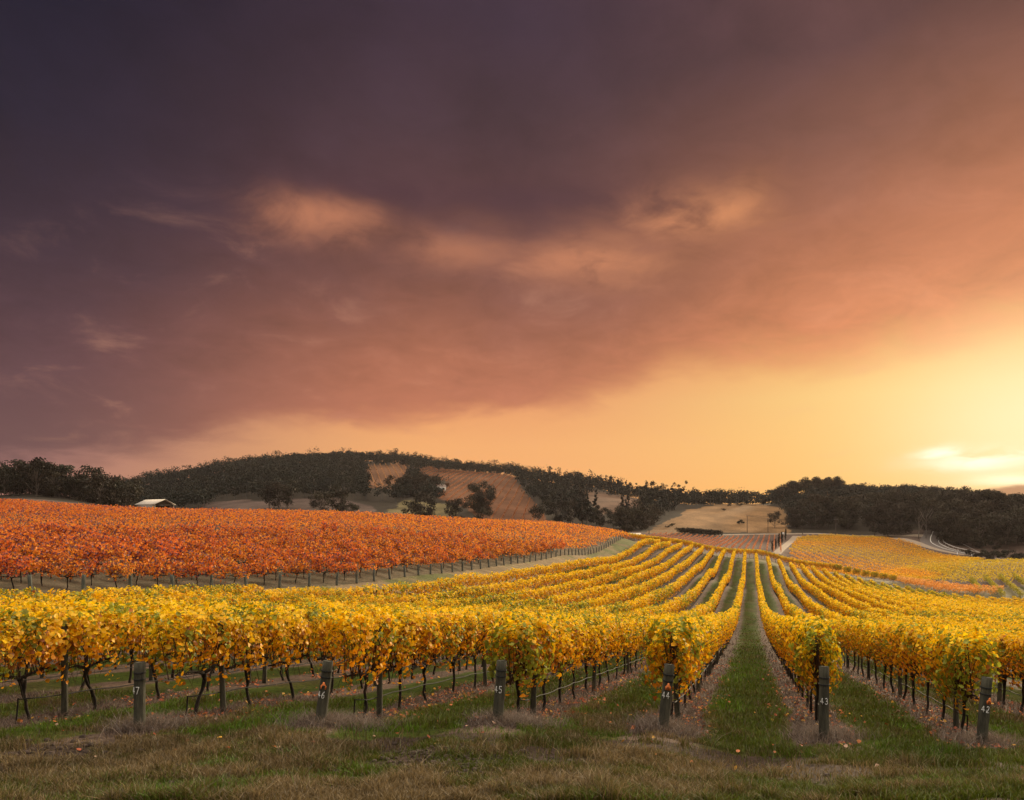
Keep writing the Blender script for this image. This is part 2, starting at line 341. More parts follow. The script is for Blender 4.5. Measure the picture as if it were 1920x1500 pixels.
# ------------------------------------------------------------------ ground sheet
CLEAR = {'A': [(685,872),(770,868),(765,890),(735,915),(690,915)],
 'B': [(780,868),(850,876),(960,890),(985,925),(1025,968),(1010,982),(915,985),(880,955),(815,932),(845,905),(785,892)],
 'C': [(705,972),(760,938),(860,948),(850,980),(720,980)], 'D': [(1080,912),(1130,922),(1205,935),(1205,957),(1130,965),(1100,940)],
 'E': [(1210,1000),(1290,958),(1350,942),(1390,938),(1475,955),(1480,1000)], 'F': [(385,948),(440,938),(640,935),(700,950),(700,980),(380,980)]}
REDEDGE = [(-350,33),(0,40),(320,48),(640,60),(780,72),(940,95),(1060,125),(1170,185),(1190,205)]
REDEDGE = [((x-HX)/F*Y, Y) for x, Y in REDEDGE]
REDPOLY = REDEDGE+[(42,232),(20,250),(-5,245),(-20,226),(-50,218),(-95,200),(-125,165),(-125,80)]
def Y0(n): return float(np.interp(n, [38,42,43,44,45,46,47,49], [14.8,14.2,14.35,13.65,13.47,13.1,12.85,12.5]))
def YEND(n): return float(np.interp(n, [20,32,36,40,43,46,52], [190,195,199,197,199,211,208]))
def build_ground():
    az = np.concatenate([np.linspace(-math.pi, -.75, 40)[:-1], np.linspace(-.75, .75, 720), np.linspace(.75, math.pi, 40)[1:-1]])
    r = np.concatenate([[.8, 2, 3.2, 4.4], np.geomspace(5.5, 700, 640), np.geomspace(720, 9000, 90)])
    A, Rr = np.meshgrid(az, r); X = Rr*np.sin(A); Y = Rr*np.cos(A); Z = ground(X, Y)
    Z = np.where(Rr < 40, Z+(fbm(X, Y, 1.1, 5)-.5)*.10*sstep(40, 15, Rr)*sstep(1.5, 4, Rr), Z)
    na, nr = len(az), len(r); idx = np.arange(na*nr).reshape(nr, na); nx = np.roll(idx, -1, 1)
    Fc = np.stack([idx[:-1], nx[:-1], nx[1:], idx[1:]], -1).reshape(-1, 4)
    X, Y, Z = X.ravel(), Y.ravel(), Z.ravel(); Yp = np.maximum(Y, .5); px, py = HX+F*X/Yp, HY-F*Z/Yp
    g1 = fbm(X, Y, 3.0, 1); g2 = fbm(X, Y, .8, 2); g3 = fbm(X, Y, 25, 3)
    def c3(c): return np.array(c)[None]
    green = c3((.040,.052,.008)); dry = c3((.075,.056,.024)); soil = c3((.06,.042,.03)); straw = c3((.105,.074,.056))
    col = green+(dry-green)*sstep(.42, .62, g1*.6+g2*.4)[:,None]
    br = sstep(.55, .62, fbm(X, Y, 1.5, 31))*(Y < 13); col = col+(c3((.045,.031,.024))*(.6+.8*g2[:,None])-col)*br[:,None]
    # yellow block
    n = 43.47-(X-TAN*Y)/ROWS; ni = np.round(n); d = np.abs(n-ni)*ROWS
    y0 = np.interp(ni, [38,42,43,44,45,46,47,49], [14.8,14.2,14.35,13.65,13.47,13.1,12.85,12.5]); ye = np.interp(ni, [20,32,36,40,43,46,52], [190,195,199,197,199,211,208])
    inb = (Y > y0-1.2) & (Y < ye+2) & (n > 17.5) & (n < 52.6)
    wob = (fbm(X, Y, 1.3, 8)-.5)*.5
    strip = sstep(.72, .46, d+wob)*inb
    alley = c3((.040,.058,.007))*(.7+.6*g2[:,None])+(c3((.055,.055,.014))-c3((.040,.058,.007)))*sstep(.4,.65,g1)[:,None]
    col = np.where(inb[:,None], alley, col)
    sc_ = straw*(.65+.7*g2[:,None]); col = col+(sc_-col)*strip[:,None]
    # red block floor and the grassy track beside it
    red = inpoly(X, Y, REDPOLY); col = np.where(red[:,None], c3((.12,.085,.06))*(.6+.8*g2[:,None])+c3((.0,.012,.0)), col)
    track = (~red) & (~inb) & (n >= 52.4) & (Y > 25) & (Y < 215) & (n < 60)
    col = np.where(track[:,None], c3((.21,.155,.085))*(.6+.8*g1[:,None])+(c3((.07,.085,.025))-c3((.21,.155,.085)))*sstep(.45,.62,g3*.5+g1*.5)[:,None], col)
    head = (~inb) & (Y > 150) & (Y < 222) & (n > 17) & (n < 52.5); col = np.where(head[:,None], c3((.13,.115,.06))*(.7+.6*g1[:,None]), col)
    # beyond the crest and the hills
    far = Y > 222; floor = c3((.095,.066,.052))*(.6+.8*g3[:,None]); col = np.where(far[:,None], floor, col)
    wood = (Y > 430) | ((px < 250) & (Y > 320)); col = np.where(wood[:,None], c3((.035,.029,.021))*(.7+.6*g3[:,None]), col)
    for k, c in {'A': (.17,.085,.045), 'B': (.125,.058,.030), 'C': (.10,.082,.038), 'D': (.12,.072,.047), 'E': (.22,.13,.06), 'F': (.085,.060,.050)}.items():
        q = inpoly(px+(g3-.5)*30, py+(g3-.5)*8, CLEAR[k]) & (Y > 380) & (Y < 1100)
        col = np.where(q[:,None], c3(c)*(.4+1.2*fbm(X, Y, 14, 4)[:,None])*(.75+.5*vnoise(X, Y, 60, 14)[:,None]), col)
    me = mesh_np('ground', np.stack([X, Y, Z], -1), Fc, np.clip(col, .005, 1), True)
    m, T = mat('ground cover')
    a = T.node('ShaderNodeAttribute', attribute_name='Col').outputs['Color']; tc = T.node('ShaderNodeTexCoord').outputs['Object']
    nn = T.noise(tc, 9, 8, .7); n2 = T.noise(tc, .8, 6, .65)
    c = T.mix(1, a, T.mix(T.smooth(nn, .3, .72), (.5,.5,.5), (1.45,1.4,1.35)), 'MULTIPLY'); c = T.mix(1, c, T.mix(T.smooth(n2, .3, .7), (.75,.75,.75), (1.2,1.2,1.2)), 'MULTIPLY')
    p = T.node('ShaderNodeBsdfPrincipled'); T.put(p.inputs['Base Color'], c); p.inputs['Roughness'].default_value = .95; p.inputs['Specular IOR Level'].default_value = .1
    b = T.node('ShaderNodeBump'); b.inputs['Strength'].default_value = .7; b.inputs['Distance'].default_value = .05; T.put(b.inputs['Height'], nn); T.l.new(b.outputs[0], p.inputs['Normal'])
    o = T.node('ShaderNodeOutputMaterial'); T.l.new(p.outputs[0], o.inputs[0])
    obj('ground', me, m, kind='structure', label='rolling vineyard ground of grass alleys and dry straw strips')
build_ground()

# ------------------------------------------------------------------ vines
ORD = ['zeroth','first','second','third','fourth','fifth','sixth','seventh','eighth','ninth','tenth','eleventh','twelfth','thirteenth','fourteenth','fifteenth','sixteenth','seventeenth','eighteenth','nineteenth','twentieth']
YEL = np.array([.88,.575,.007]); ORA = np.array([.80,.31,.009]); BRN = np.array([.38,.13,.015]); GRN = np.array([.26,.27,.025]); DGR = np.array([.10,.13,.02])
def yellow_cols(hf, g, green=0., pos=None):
    """leaf colour of an autumn vine: yellow shoots above, orange and brown leaves low in the curtain, deepened as painted shade on the row sides"""
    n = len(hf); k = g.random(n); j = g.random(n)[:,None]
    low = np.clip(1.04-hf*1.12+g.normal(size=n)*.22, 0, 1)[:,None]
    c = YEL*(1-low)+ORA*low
    c = np.where(k[:,None] < (.26*(1-hf))[:,None], BRN, c)  # brown low leaves; their share also paints shade into the row sides
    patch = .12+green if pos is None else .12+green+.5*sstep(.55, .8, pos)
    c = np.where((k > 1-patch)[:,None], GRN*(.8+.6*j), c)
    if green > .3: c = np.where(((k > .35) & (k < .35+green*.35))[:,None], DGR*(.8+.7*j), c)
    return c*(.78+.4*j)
def vine_trunk(g, h=.82, lean=.06):
    b = MB(); k = 7; t = np.linspace(0, 1, k)
    px = np.cumsum(g.normal(size=k))*.036+g.normal()*lean*t; py = np.cumsum(g.normal(size=k))*.018; px -= px[0]; py -= py[0]
    pts = np.stack([px, py, -.06+(h+.06)*t], -1); b.tube(pts, np.interp(t, [0,.15,.8,1], [.046,.031,.028,.052]), 7)
    top = pts[-1]
    for s in (-1, 1):                                                    # cordon arms along the wire
        q = np.array([top+np.array([s*d, g.normal()*.02, .03+.06*math.sin(d*3)+g.normal()*.015]) for d in np.linspace(0, .74, 6)]); q[0] = top
        b.tube(q, np.linspace(.036, .016, 6), 6)
    return b.mesh('trunk', True)
def vine_canes(g, h=.85, top=2.0, n=26):
    b = MB()
    for i in range(n):
        x = g.uniform(-.74, .74); hh = g.uniform(.6, 1)*(top-h); t = np.linspace(0, 1, 5)
        out = g.normal()*.3; p = np.stack([x+g.normal()*.12*t, out*t**1.5, h+hh*t-.25*abs(out)*t**2], -1); b.tube(p, np.linspace(.010, .004, 5), 4, cap=False)
    for i in range(6):
        x = g.uniform(-.7, .7); t = np.linspace(0, 1, 4); o = g.choice([-1,1])*g.uniform(.15,.35)
        b.tube(np.stack([x+g.normal()*.15*t, o*t, h+.1+.2*t-.6*t*t], -1), np.linspace(.006,.003,4), 4, cap=False)
    return b.mesh('canes', True)
def vine_points(g, n, lo=.84, hi=2.02, w=.36, L=.86):
    """points in a hedge-like curtain, denser towards its skin, ragged below"""
    hf = g.beta(1.5, 1.05, n); x = g.uniform(-L, L, n)
    lo_x = lo+.20*np.sin(x*5+g.uniform(0, 6))+.12*np.sin(x*11+g.uniform(0,6))+.22*(np.abs(x)/L)**3; hi_x = hi-.10*(np.abs(x)/L)**3+.08*np.sin(x*7+g.uniform(0, 6))+.04*np.sin(x*17+g.uniform(0,6))
    z = lo_x+(hi_x-lo_x)*hf; ww = w*(.62+.45*np.sin(np.clip(hf, 0, 1)*math.pi*.85+.25))*(1+.28*np.sin(x*6+z*4+g.uniform(0, 6)))*(1-.3*(np.abs(x)/L)**3)
    s = g.choice([-1, 1], n)*g.random(n)**.45; y = s*ww+g.normal(size=n)*.03
    return np.stack([x, y, z], -1), hf
def vine_foliage(g, n=950, size=.105, green=0., **kw):
    P, hf = vine_points(g, n, **kw)
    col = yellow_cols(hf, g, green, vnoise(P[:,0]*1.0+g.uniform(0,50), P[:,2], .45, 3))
    base = unit(np.stack([np.zeros(n), P[:,1]/.3, (hf-.45)*2.0], -1)); V, Fc, cc = leaf_cards(P, size*g.choice([.5,.75,1,1.25], n)*g.uniform(.9, 1.1, n), col, True, .2, g, base=base)
    return mesh_np('foliage', V, Fc, cc)
vg = np.random.default_rng(5)
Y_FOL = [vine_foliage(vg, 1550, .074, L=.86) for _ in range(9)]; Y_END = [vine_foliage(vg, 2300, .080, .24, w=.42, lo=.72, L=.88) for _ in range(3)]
Y_TRK = [vine_trunk(vg) for _ in range(6)]; Y_CAN = [vine_canes(vg) for _ in range(4)]
SPACING = 1.5                                              # along Y
PNAME = {47: 'leftmost numbered post', 46: 'second numbered post from left', 45: 'third numbered post from left', 44: 'fourth numbered post from left', 43: 'fifth numbered post from left', 42: 'rightmost numbered post'}
def row_phrase(n):
    if n in POSTS: return f'row behind the {PNAME[n]}'
    if n > 47: return f'{ORD[n-47]} row left of the leftmost numbered post'
    return f'{ORD[42-n]} row right of the rightmost numbered post'
cand = []
for n in range(18, 53):
    i = 0; y = Y0(n)+1.35
    while y < YEND(n):
        i += 1; yy = y+vg.normal()*.06; X = rowX(n)+TAN*yy; px = HX+F*X/yy
        if -500 < px < 2500: cand.append((yy, n, i, X, px))
        y += SPACING
cand.sort(); near = []; rest = []
for c in cand: (near if (len(near) < 300 and -70 < c[4] < 1990) else rest).append(c)
near_set = set((c[1], c[2]) for c in near)
ZN = ground([c[3] for c in near], [c[0] for c in near])
for (yy, n, i, X, px), z in zip(near, ZN):
    if n in POSTS and i <= 12:
        lab = (f'bushy leafy grapevine standing just behind the {PNAME[n]}' if i == 1 else f'golden grapevine, {ORD[i]} along the row behind the {PNAME[n]}')
    elif n in POSTS: lab = f'small golden grapevine beyond the twelfth behind the {PNAME[n]}'
    else: lab = f'golden grapevine standing in the {row_phrase(n)}'
    t = thing('grapevine', lab, 'grapevine', (X, yy, z), math.pi/2-ANG+(math.pi if vg.random() < .5 else 0), f'yellow grapevines in the {row_phrase(n)}',
              (1+vg.normal()*.03, 1+vg.normal()*.06, 1+vg.normal()*.025))
    end = i == 1 and n in (44, 43, 42, 45)
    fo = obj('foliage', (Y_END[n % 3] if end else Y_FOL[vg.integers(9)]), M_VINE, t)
    obj('trunk', Y_TRK[vg.integers(6)], M_BARK, t); obj('canes', Y_CAN[vg.integers(4)], M_CANE, t)
def distant_vines(name, label, pts, colf, top, lo, w, heading, lod, trunk=.8, L=.86, mat_=None, gaps=0.):
    """all vines too far to tell apart: leaf clumps and little trunks in one mesh; pts = X, Y, Z arrays"""
    V, Fa, Cc = [], [], []; n0 = 0; g = np.random.default_rng(3)
    X, Y, Z = pts; dx, dy = math.sin(heading), math.cos(heading)
    for a, b, k, size in lod:
        s = np.where((Y >= a) & (Y < b))[0]
        if not len(s): continue
        if gaps: s = s[g.random(len(s)) > gaps]
        m = len(s)*k; P, hf = vine_points(g, m, lo, top, w, L); oi = np.repeat(s, k)
        wx = X[oi]+P[:,0]*dx+P[:,1]*dy; wy = Y[oi]+P[:,0]*dy-P[:,1]*dx; wz = Z[oi]+P[:,2]*np.repeat(1+g.normal(size=len(s))*.05, k)
        col = colf(hf, g, wx, wy)
        base = unit(np.stack([P[:,1]/w*dy, -P[:,1]/w*dx, (hf-.45)*2.0], -1)); v, f, c = leaf_cards(np.stack([wx, wy, wz], -1), size*g.uniform(.7, 1.3, m), col, False, .2, g, base=base)
        V.append(v); Fa.append(f+n0); Cc.append(c); n0 += len(v)
        if trunk and a < 130:
            r = .035; h = trunk+.15; off = np.array([[-r,0,0],[r,0,0],[r,0,h],[-r,0,h],[0,-r,0],[0,r,0],[0,r,h],[0,-r,h]])
            v = (np.stack([X[s], Y[s], Z[s]-.05], -1)[:,None]+off[None]).reshape(-1, 3); i = np.arange(len(s))[:,None]*8
            f = np.concatenate([i+np.array([[0,1,2,3]]), i+np.array([[4,5,6,7]])]); V.append(v); Fa.append(f+n0); Cc.append(np.full((len(v),3), .03)); n0 += len(v)
    return obj(name, mesh_np(name, np.concatenate(V), np.concatenate(Fa), np.concatenate(Cc)), mat_ or M_FAR, kind='stuff', label=label, category='grapevines')
ra = np.array([(c[3], c[0]) for c in rest]); rz_ = ground(ra[:,0], ra[:,1])
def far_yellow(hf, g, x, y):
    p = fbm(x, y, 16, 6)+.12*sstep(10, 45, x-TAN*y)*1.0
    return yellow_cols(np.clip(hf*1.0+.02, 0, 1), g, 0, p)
distant_vines('distant_yellow_vines', 'yellow vine rows running away to the crest of the field', (ra[:,0], ra[:,1], rz_), far_yellow, CAN, .76, .30, ANG,
              [(0,45,520,.12),(45,75,300,.16),(75,115,170,.21),(115,400,100,.28)])

# red block
REDD = np.array([-math.cos(ANG), math.sin(ANG)])           # rows run uphill to the left, square to the yellow rows
edge = np.array(REDEDGE); seg = np.hypot(*np.diff(edge, axis=0).T); cum = np.concatenate([[0], np.cumsum(seg)])
RA = np.array([.88,.31,.03]); RB = np.array([.74,.17,.03]); RC = np.array([.20,.085,.10]); RD = np.array([.80,.36,.035])
def red_cols(hf, g, x=None, y=None, gold=.5):
    if x is not None: gold = np.clip((x+70)/105, 0, 1)[:,None]
    n = len(hf); k = g.random(n); j = g.random(n)[:,None]
    up = np.clip(.5+g.normal(size=n)*.35, 0, 1)[:,None] if x is None else np.clip(fbm(x, y, 5, 9)*1.4-.2+g.normal(size=n)*.25, 0, 1)[:,None]
    c = RA*(1-up)+RB*up*.8+RA*.2*up
    c = np.where(k[:,None] < .30, RC, c); c = np.where(k[:,None] > .88, RD, c); return c*(.75+.5*j)*(np.array([.80,.66,.8])*(1-gold)+np.array([1.06,1.2,1.0])*gold)
def red_foliage(g, n=480, gold=.5):
    P = g.normal(size=(n,3))*np.array([.40,.30,.30])+np.array([0,0,1.22]); k = g.integers(0, 9, n)
    cen = g.normal(size=(9,3))*np.array([.5,.24,.28])+np.array([0,0,1.25]); P = cen[k]+g.normal(size=(n,3))*np.array([.20,.17,.17])
    hf = np.clip((P[:,2]-.7)/1.1, 0, 1); V, Fc, cc = leaf_cards(P, .115*g.uniform(.7, 1.3, n), red_cols(hf, g, gold=gold), True, .4, g); return mesh_np('foliage', V, Fc, cc)
R_FOL = [red_foliage(vg, gold=k/7) for k in range(8)]; R_TRK = [vine_trunk(vg, .72, .1) for _ in range(4)]; R_CAN = [vine_canes(vg, .75, 1.75, 14) for _ in range(3)]
redp = []; rposts = []
s = 1.0
while s < cum[-1]-.5:
    e = np.array([np.interp(s, cum, edge[:,0]), np.interp(s, cum, edge[:,1])]); rposts.append(e); i = 0; d = 1.2
    while d < 150:
        p = e+REDD*d+vg.normal(size=2)*.06; i += 1; d += 1.65
        if not inpoly(np.array([p[0]]), np.array([p[1]]), REDPOLY)[0]:
            if i > 3: break
        px = HX+F*p[0]/p[1]
        if p[1] > 20 and -250 < px < 2100: redp.append((i, p[0], p[1], px))
    s += 2.75
rn = sorted([c for c in redp if -30 < c[3] < 1950], key=lambda c: c[2]+c[0]*0+c[1]*0+4*c[0])[:300]; rset = set((c[1], c[2]) for c in rn); rr = [c for c in redp if (c[1], c[2]) not in rset]
ZN = ground([c[1] for c in rn], [c[2] for c in rn])
def side_of(px): return 'far left' if px < 250 else 'left' if px < 550 else 'middle' if px < 850 else 'right' if px < 1050 else 'far right'
for (i, X, Y, px), z in zip(rn, ZN):
    t = thing('red_grapevine', f'orange-red grapevine {ORD[min(i,20)]} up its row from the grey posts, {side_of(px)} of block', 'grapevine',
              (X, Y, z), math.atan2(REDD[1], REDD[0])+(math.pi if vg.random() < .5 else 0), f'red grapevines ranked {ORD[min(i,20)]} in their rows, {side_of(px)}', 1+vg.normal()*.07)
    obj('foliage', R_FOL[int(np.clip(round((X+35)/60*7+vg.normal()*1.3), 0, 7))], M_RED, t); obj('trunk', R_TRK[vg.integers(4)], M_BARK, t); obj('canes', R_CAN[vg.integers(3)], M_CANE, t)
ra = np.array([(c[1], c[2]) for c in rr]); rz_ = ground(ra[:,0], ra[:,1])
distant_vines('distant_red_vines', 'orange-red vines covering the slope up to its ridge', (ra[:,0], ra[:,1], rz_), red_cols, 1.85, .62, .42, math.atan2(REDD[0], REDD[1]),
              [(0,70,170,.145),(70,120,90,.18),(120,400,48,.25)], .6, gaps=.1)

# headland row beyond the crest: vines seen from the side, breaking up into separate clumps to the right
hx = []
for k, x in enumerate(np.concatenate([np.arange(1168, 1570, 7.0), np.arange(1572, 1690, 17)])):
    Y = 214+vg.normal()*.6; X = (x-HX)/F*Y; hx.append((X, Y))
hx = np.array(hx); hz = ground(hx[:,0], hx[:,1])
hl = np.argsort(hx[:,0])
for q in hl:
    X, Y = hx[q]; x = HX+F*X/Y
    t = thing('grapevine', ('bushy yellow grapevine in the close-set cross row along the crest' if x < 1570 else 'separate round yellow grapevine at the right end of the crest cross row'), 'grapevine', (X, Y, hz[q]),
              vg.normal()*.1, 'grapevines of the cross row on the crest' if x < 1570 else 'separate grapevines at the right end of the cross row', (1.0 if x < 1570 else 1.15, 1.4, 1.2))
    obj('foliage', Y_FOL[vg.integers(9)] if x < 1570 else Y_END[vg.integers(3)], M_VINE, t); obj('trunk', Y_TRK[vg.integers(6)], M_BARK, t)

# blocks in the valley beyond, as rows inside measured outlines
def block(name, label, poly, heading, spacing, step, colf, top=1.8, lo=.5, w=.45, k=26, size=.45, gaps=0.):
    W = np.array([((x-HX)/F*Y, Y) for x, Y in poly]); c = W.mean(0); d = np.array([math.sin(heading), math.cos(heading)]); e = np.array([d[1], -d[0]])
    a = np.arange(-160, 160, step); b = np.arange(-160, 160, spacing); A, B = np.meshgrid(a, b); P = c+A[...,None]*d+B[...,None]*e; P = P.reshape(-1, 2)
    P = P[inpoly(P[:,0], P[:,1], [tuple(q) for q in W])]; Z = ground(P[:,0], P[:,1])
    return distant_vines(name, label, (P[:,0], P[:,1], Z), colf, top, lo, w, heading, [(0,2000,k,size)], 0, step*.55, None, gaps)
def tint(c1, c2, sc_=20, g0=0., c3=None):
    c1, c2 = np.array(c1), np.array(c2)
    def f(hf, g, x, y):
        u = np.clip(fbm(x, y, sc_, 12)*1.8-.4+g.normal(size=len(hf))*.2, 0, 1)[:,None]; c = c1*(1-u)+c2*u
        if c3 is not None:
            v = sstep(.5, .75, vnoise(x, y, 30, 4))[:,None]; c = c*(1-v)+np.array(c3)*v
        return c*(.75+.5*g.random(len(hf)))[:,None]
    return f
block('purple_vine_block', 'sparse rust vine rows on the flat below the grassy hill', [(1236,415),(1463,415),(1470,300),(1300,300),(1180,380)], .33, 2.6, 1.5, tint((.50,.17,.08),(.62,.26,.10)), 1.4, .3, .22, 14, .34, .1)
block('orange_vine_block', 'orange and gold vine rows on the far rounded slope', [(1496,392),(1560,412),(1630,410),(1700,380),(1760,345),(1850,318),(1800,258),(1730,226),(1540,224),(1490,250),(1480,300)], .03, 4.2, 1.5, tint((.82,.36,.025),(.84,.48,.02),25,0,(.74,.46,.03)), 1.7, .4, .34, 26, .38)
block('yellow_vine_block', 'yellow vine rows on the low hump at the right', [(1630,250),(1700,268),(1760,276),(2000,285),(2100,238),(1900,232),(1780,230),(1690,228)], -.95, 4.4, 1.6, tint((.86,.54,.02),(.80,.38,.025),18,0,(.66,.47,.03)), 1.7, .4, .36, 30, .36)
block('coral_vine_block', 'coral orange vines in a strip behind the yellow crest', [(1665,222),(1700,226),(1790,219),(1890,213),(1870,206),(1780,206),(1700,212)], 1.3, 2.4, 1.5, tint((.80,.34,.06),(.74,.42,.12),8), 1.9, .5, .5, 50, .36)
block('olive_vine_block', 'olive green vine rows in the dip at the right', [(1800,234),(1930,244),(2050,246),(2050,198),(1880,200),(1830,214)], .45, 4.2, 1.5, tint((.55,.40,.03),(.28,.28,.03),8), 1.8, .3, .5, 45, .36)

# ------------------------------------------------------------------ trellis: end posts, line posts, hoses
STROKES = {'4': [[(.55,0),(.55,1)],[(.55,1),(.05,.35)],[(.05,.35),(.85,.35)]], '7': [[(.05,1),(.8,1)],[(.8,1),(.3,0)]],
 '6': [[(.7,.97),(.3,.7),(.12,.35),(.2,.06),(.5,0),(.75,.2),(.68,.45),(.4,.5),(.15,.33)]], '5': [[(.78,1),(.2,1),(.18,.58),(.55,.6),(.78,.38),(.68,.08),(.4,0),(.12,.1)]],
 '3': [[(.12,.88),(.4,1),(.72,.84),(.64,.58),(.36,.52)],[(.36,.52),(.72,.44),(.78,.18),(.5,0),(.1,.1)]], '2': [[(.1,.8),(.35,1),(.7,.88),(.7,.62),(.1,.0)],[(.1,0),(.8,0)]]}
def cyl(r0, r1, h, k=20, seg=8, wob=.0, g=vg):
    b = MB(); t = np.linspace(0, 1, seg); pts = np.stack([g.normal(size=seg)*wob, g.normal(size=seg)*wob, -.15+(h+.15)*t], -1)
    rad = r0+(r1-r0)*t+g.normal(size=seg)*wob*.6
    pts = np.vstack([pts, pts[-1]+[0,0,.006]]); rad = np.append(rad, rad[-1]*.93); return b.tube(pts, rad, k).mesh('post', True)
face = math.atan2(-math.cos(ANG), -math.sin(ANG))          # the numbers face out along the row
def on_post(r, ang, h): return [r*math.cos(ang), r*math.sin(ang), h]
NUMP = {}
for n, (x, yb, yt, Y, lean) in POSTS.items():
    X = (x-HX)/F*Y; z = gz(X, Y); h = (yb-yt)/F*Y; r = .088
    tagged = n in (46, 44, 42)
    t = thing('numbered_end_post', f'round weathered end post painted {n}'+(' with an orange tag' if tagged else ''), 'post', (X, Y, z), 0, 'numbered end posts of the yellow rows'); NUMP[n] = (X, Y, z, h)
    t.rotation_euler = (0, R(lean*.8), 0)
    obj('shaft', cyl(r*1.06, r, h, 24, 9, .0022), M_POST, t)
    for hh in (.85, .755):
        b = MB(); th = np.linspace(0, 2*math.pi, 29)
        for dz in (0, .008, .016): b.tube([on_post(r*1.06, a, h*hh+dz+.006*math.sin(a)) for a in th], .0055, 5, cap=False)
        obj('wire_band', b.mesh('wire_band', True), M_WIRE, t)
    b = MB(); H = .115; base = h*.50
    if n in (46, 47): base = h*.55 if n == 47 else h*.44
    for q, dch in enumerate(str(n)):
        for st in STROKES[dch]:
            P = []
            for (u0, v0), (u1, v1) in zip(st[:-1], st[1:]):
                for e in np.linspace(0, 1, 5):
                    u, v = u0+(u1-u0)*e, v0+(v1-v0)*e
                    P.append(on_post(r*1.075, face-(.067-.072*q-u*.062)/r, base+v*H))
            b.tube(P, .0062, 5)
    obj('painted_number', b.mesh('painted_number', True), M_PAINT, t)
    if tagged:
        b = MB(); hb = base+H+.035; ac = face+(.25 if n != 42 else .5)
        out2 = [(-.042,0),(.042,0),(.046,.06),(.018,.095),(.012,.125),(-.012,.125),(-.018,.095),(-.046,.06)]
        V = [on_post(r*1.06+.004, ac+u/r, hb+v) for u, v in out2]+[on_post(r*1.06+.010, ac+u/r, hb+v) for u, v in out2]
        Fq = [[8,9,10,15],[15,10,11,14],[14,11,12,13],[0,1,9,8],[1,2,10,9],[2,3,11,10],[3,4,12,11],[4,5,13,12],[5,6,14,13],[6,7,15,14],[7,0,8,15],[0,7,2,1]]
        tg = obj('tag', b.add(V, Fq).mesh('tag'), M_TAG, t)
        b = MB()
        for u in (-.016, .016): b.tube([on_post(r*1.06+.012, ac+(u*(1-e*.55))/r, hb+.012+.052*e) for e in (0,.5,1)], .005, 5)
        obj('tag_mark', b.mesh('tag_mark', True), M_DARK, tg)
LP = [cyl(.058, .052, 1.75, 12, 7, .004) for _ in range(3)]
def is_seen(px, m=40): return (px > -m) & (px < 1920+m)
lp = []
for n in range(22, 53):
    y = Y0(n)+1.35+.62
    k = 0
    while y < YEND(n):
        X = rowX(n)+TAN*y; px = HX+F*X/y; k += 1
        if is_seen(px): lp.append((y, n, k, X))
        y += SPACING*4
lp.sort()
for y, n, k, X in lp[:90]:
    lab = f'slim grey line post, {ORD[k]} along the {row_phrase(n)}' if n in POSTS and k < 12 else f'slim wooden line post half hidden in the {row_phrase(n)}'
    o = obj('line_post', LP[vg.integers(3)], M_POST); o.location = (X+.05, y, gz(X, y)); o.rotation_euler = (vg.normal()*.02, vg.normal()*.02+.03, vg.random()*6)
    o['label'] = lab; o['category'] = 'post'; o['group'] = f'line posts of the {row_phrase(n)}'
for n in range(39, 53):
    y0 = Y0(n)+1.05; ys = np.concatenate([np.arange(y0, y0+36, .5)]); X = rowX(n)+TAN*ys; ok = is_seen(HX+F*X/ys, 300)
    if ok.sum() < 4: continue
    ys, X = ys[ok], X[ok]; Z = ground(X, ys)+.42-.025*np.abs(np.sin((ys-y0)*math.pi/SPACING)); b = MB()
    b.tube(np.stack([X+.04, ys, Z], -1), .011, 6)
    t = thing('irrigation_hose', f'black drip hose strung low along the {row_phrase(n)}', 'hose', (0,0,0), 0, 'drip hoses under the yellow vines')
    obj('pipe', b.mesh('pipe', True), M_HOSE, t)
    b = MB(); p0 = np.array([X[0]+.04, ys[0], Z[0]]); b.tube([p0+[-.04,-.02,-.5], p0+[-.01,0,-.2], p0+[.0,0,.02]], .014, 6); obj('end_stake', b.mesh('end_stake', True), M_DARK, t)
for n, (X, Y, z, h) in NUMP.items():
    yb = Y+1.97; xb = rowX(n)+TAN*yb; zb = gz(xb, yb); b = MB()
    for hh, hb in ((.85, 1.35), (.755, .92)):
        b.tube([[X, Y, z+h*hh], [(X+xb)/2, (Y+yb)/2, (z+h*hh+zb+hb)/2-.01], [xb, yb, zb+hb]], .004, 5)
        yy = np.arange(yb, yb+30, 1.5); xx = rowX(n)+TAN*yy; b.tube(np.stack([xx, yy, ground(xx, yy)+hb], -1), .0035, 4)
    o = obj('trellis_wire', b.mesh('trellis_wire'), M_WIRE); o['label'] = f'pair of thin trellis wires tied to the {PNAME[n]}'; o['category'] = 'wire'; o['group'] = 'trellis wires'
# grey end posts of the red block
RP = [cyl(.10, .095, 1.0, 12, 5, .004) for _ in range(3)]
vis = []
for e in rposts:
    px = HX+F*e[0]/e[1]
    if is_seen(px, 20): vis.append((px, e))
vis.sort(key=lambda v: v[0])
for k, (px, e) in enumerate(vis):
    lab = f'grey end post of the red block, {ORD[k+1]} from the left' if k < 20 else 'small grey end post along the far grassy edge of the red block'
    o = obj('vineyard_end_post', RP[k % 3], M_GREYPOST); o.location = (e[0], e[1], gz(e[0], e[1])); o.rotation_euler = (vg.normal()*.04, vg.normal()*.05, 0)
    o['label'] = lab; o['category'] = 'post'; o['group'] = 'end posts of the red block' if k < 20 else 'far end posts of the red block'

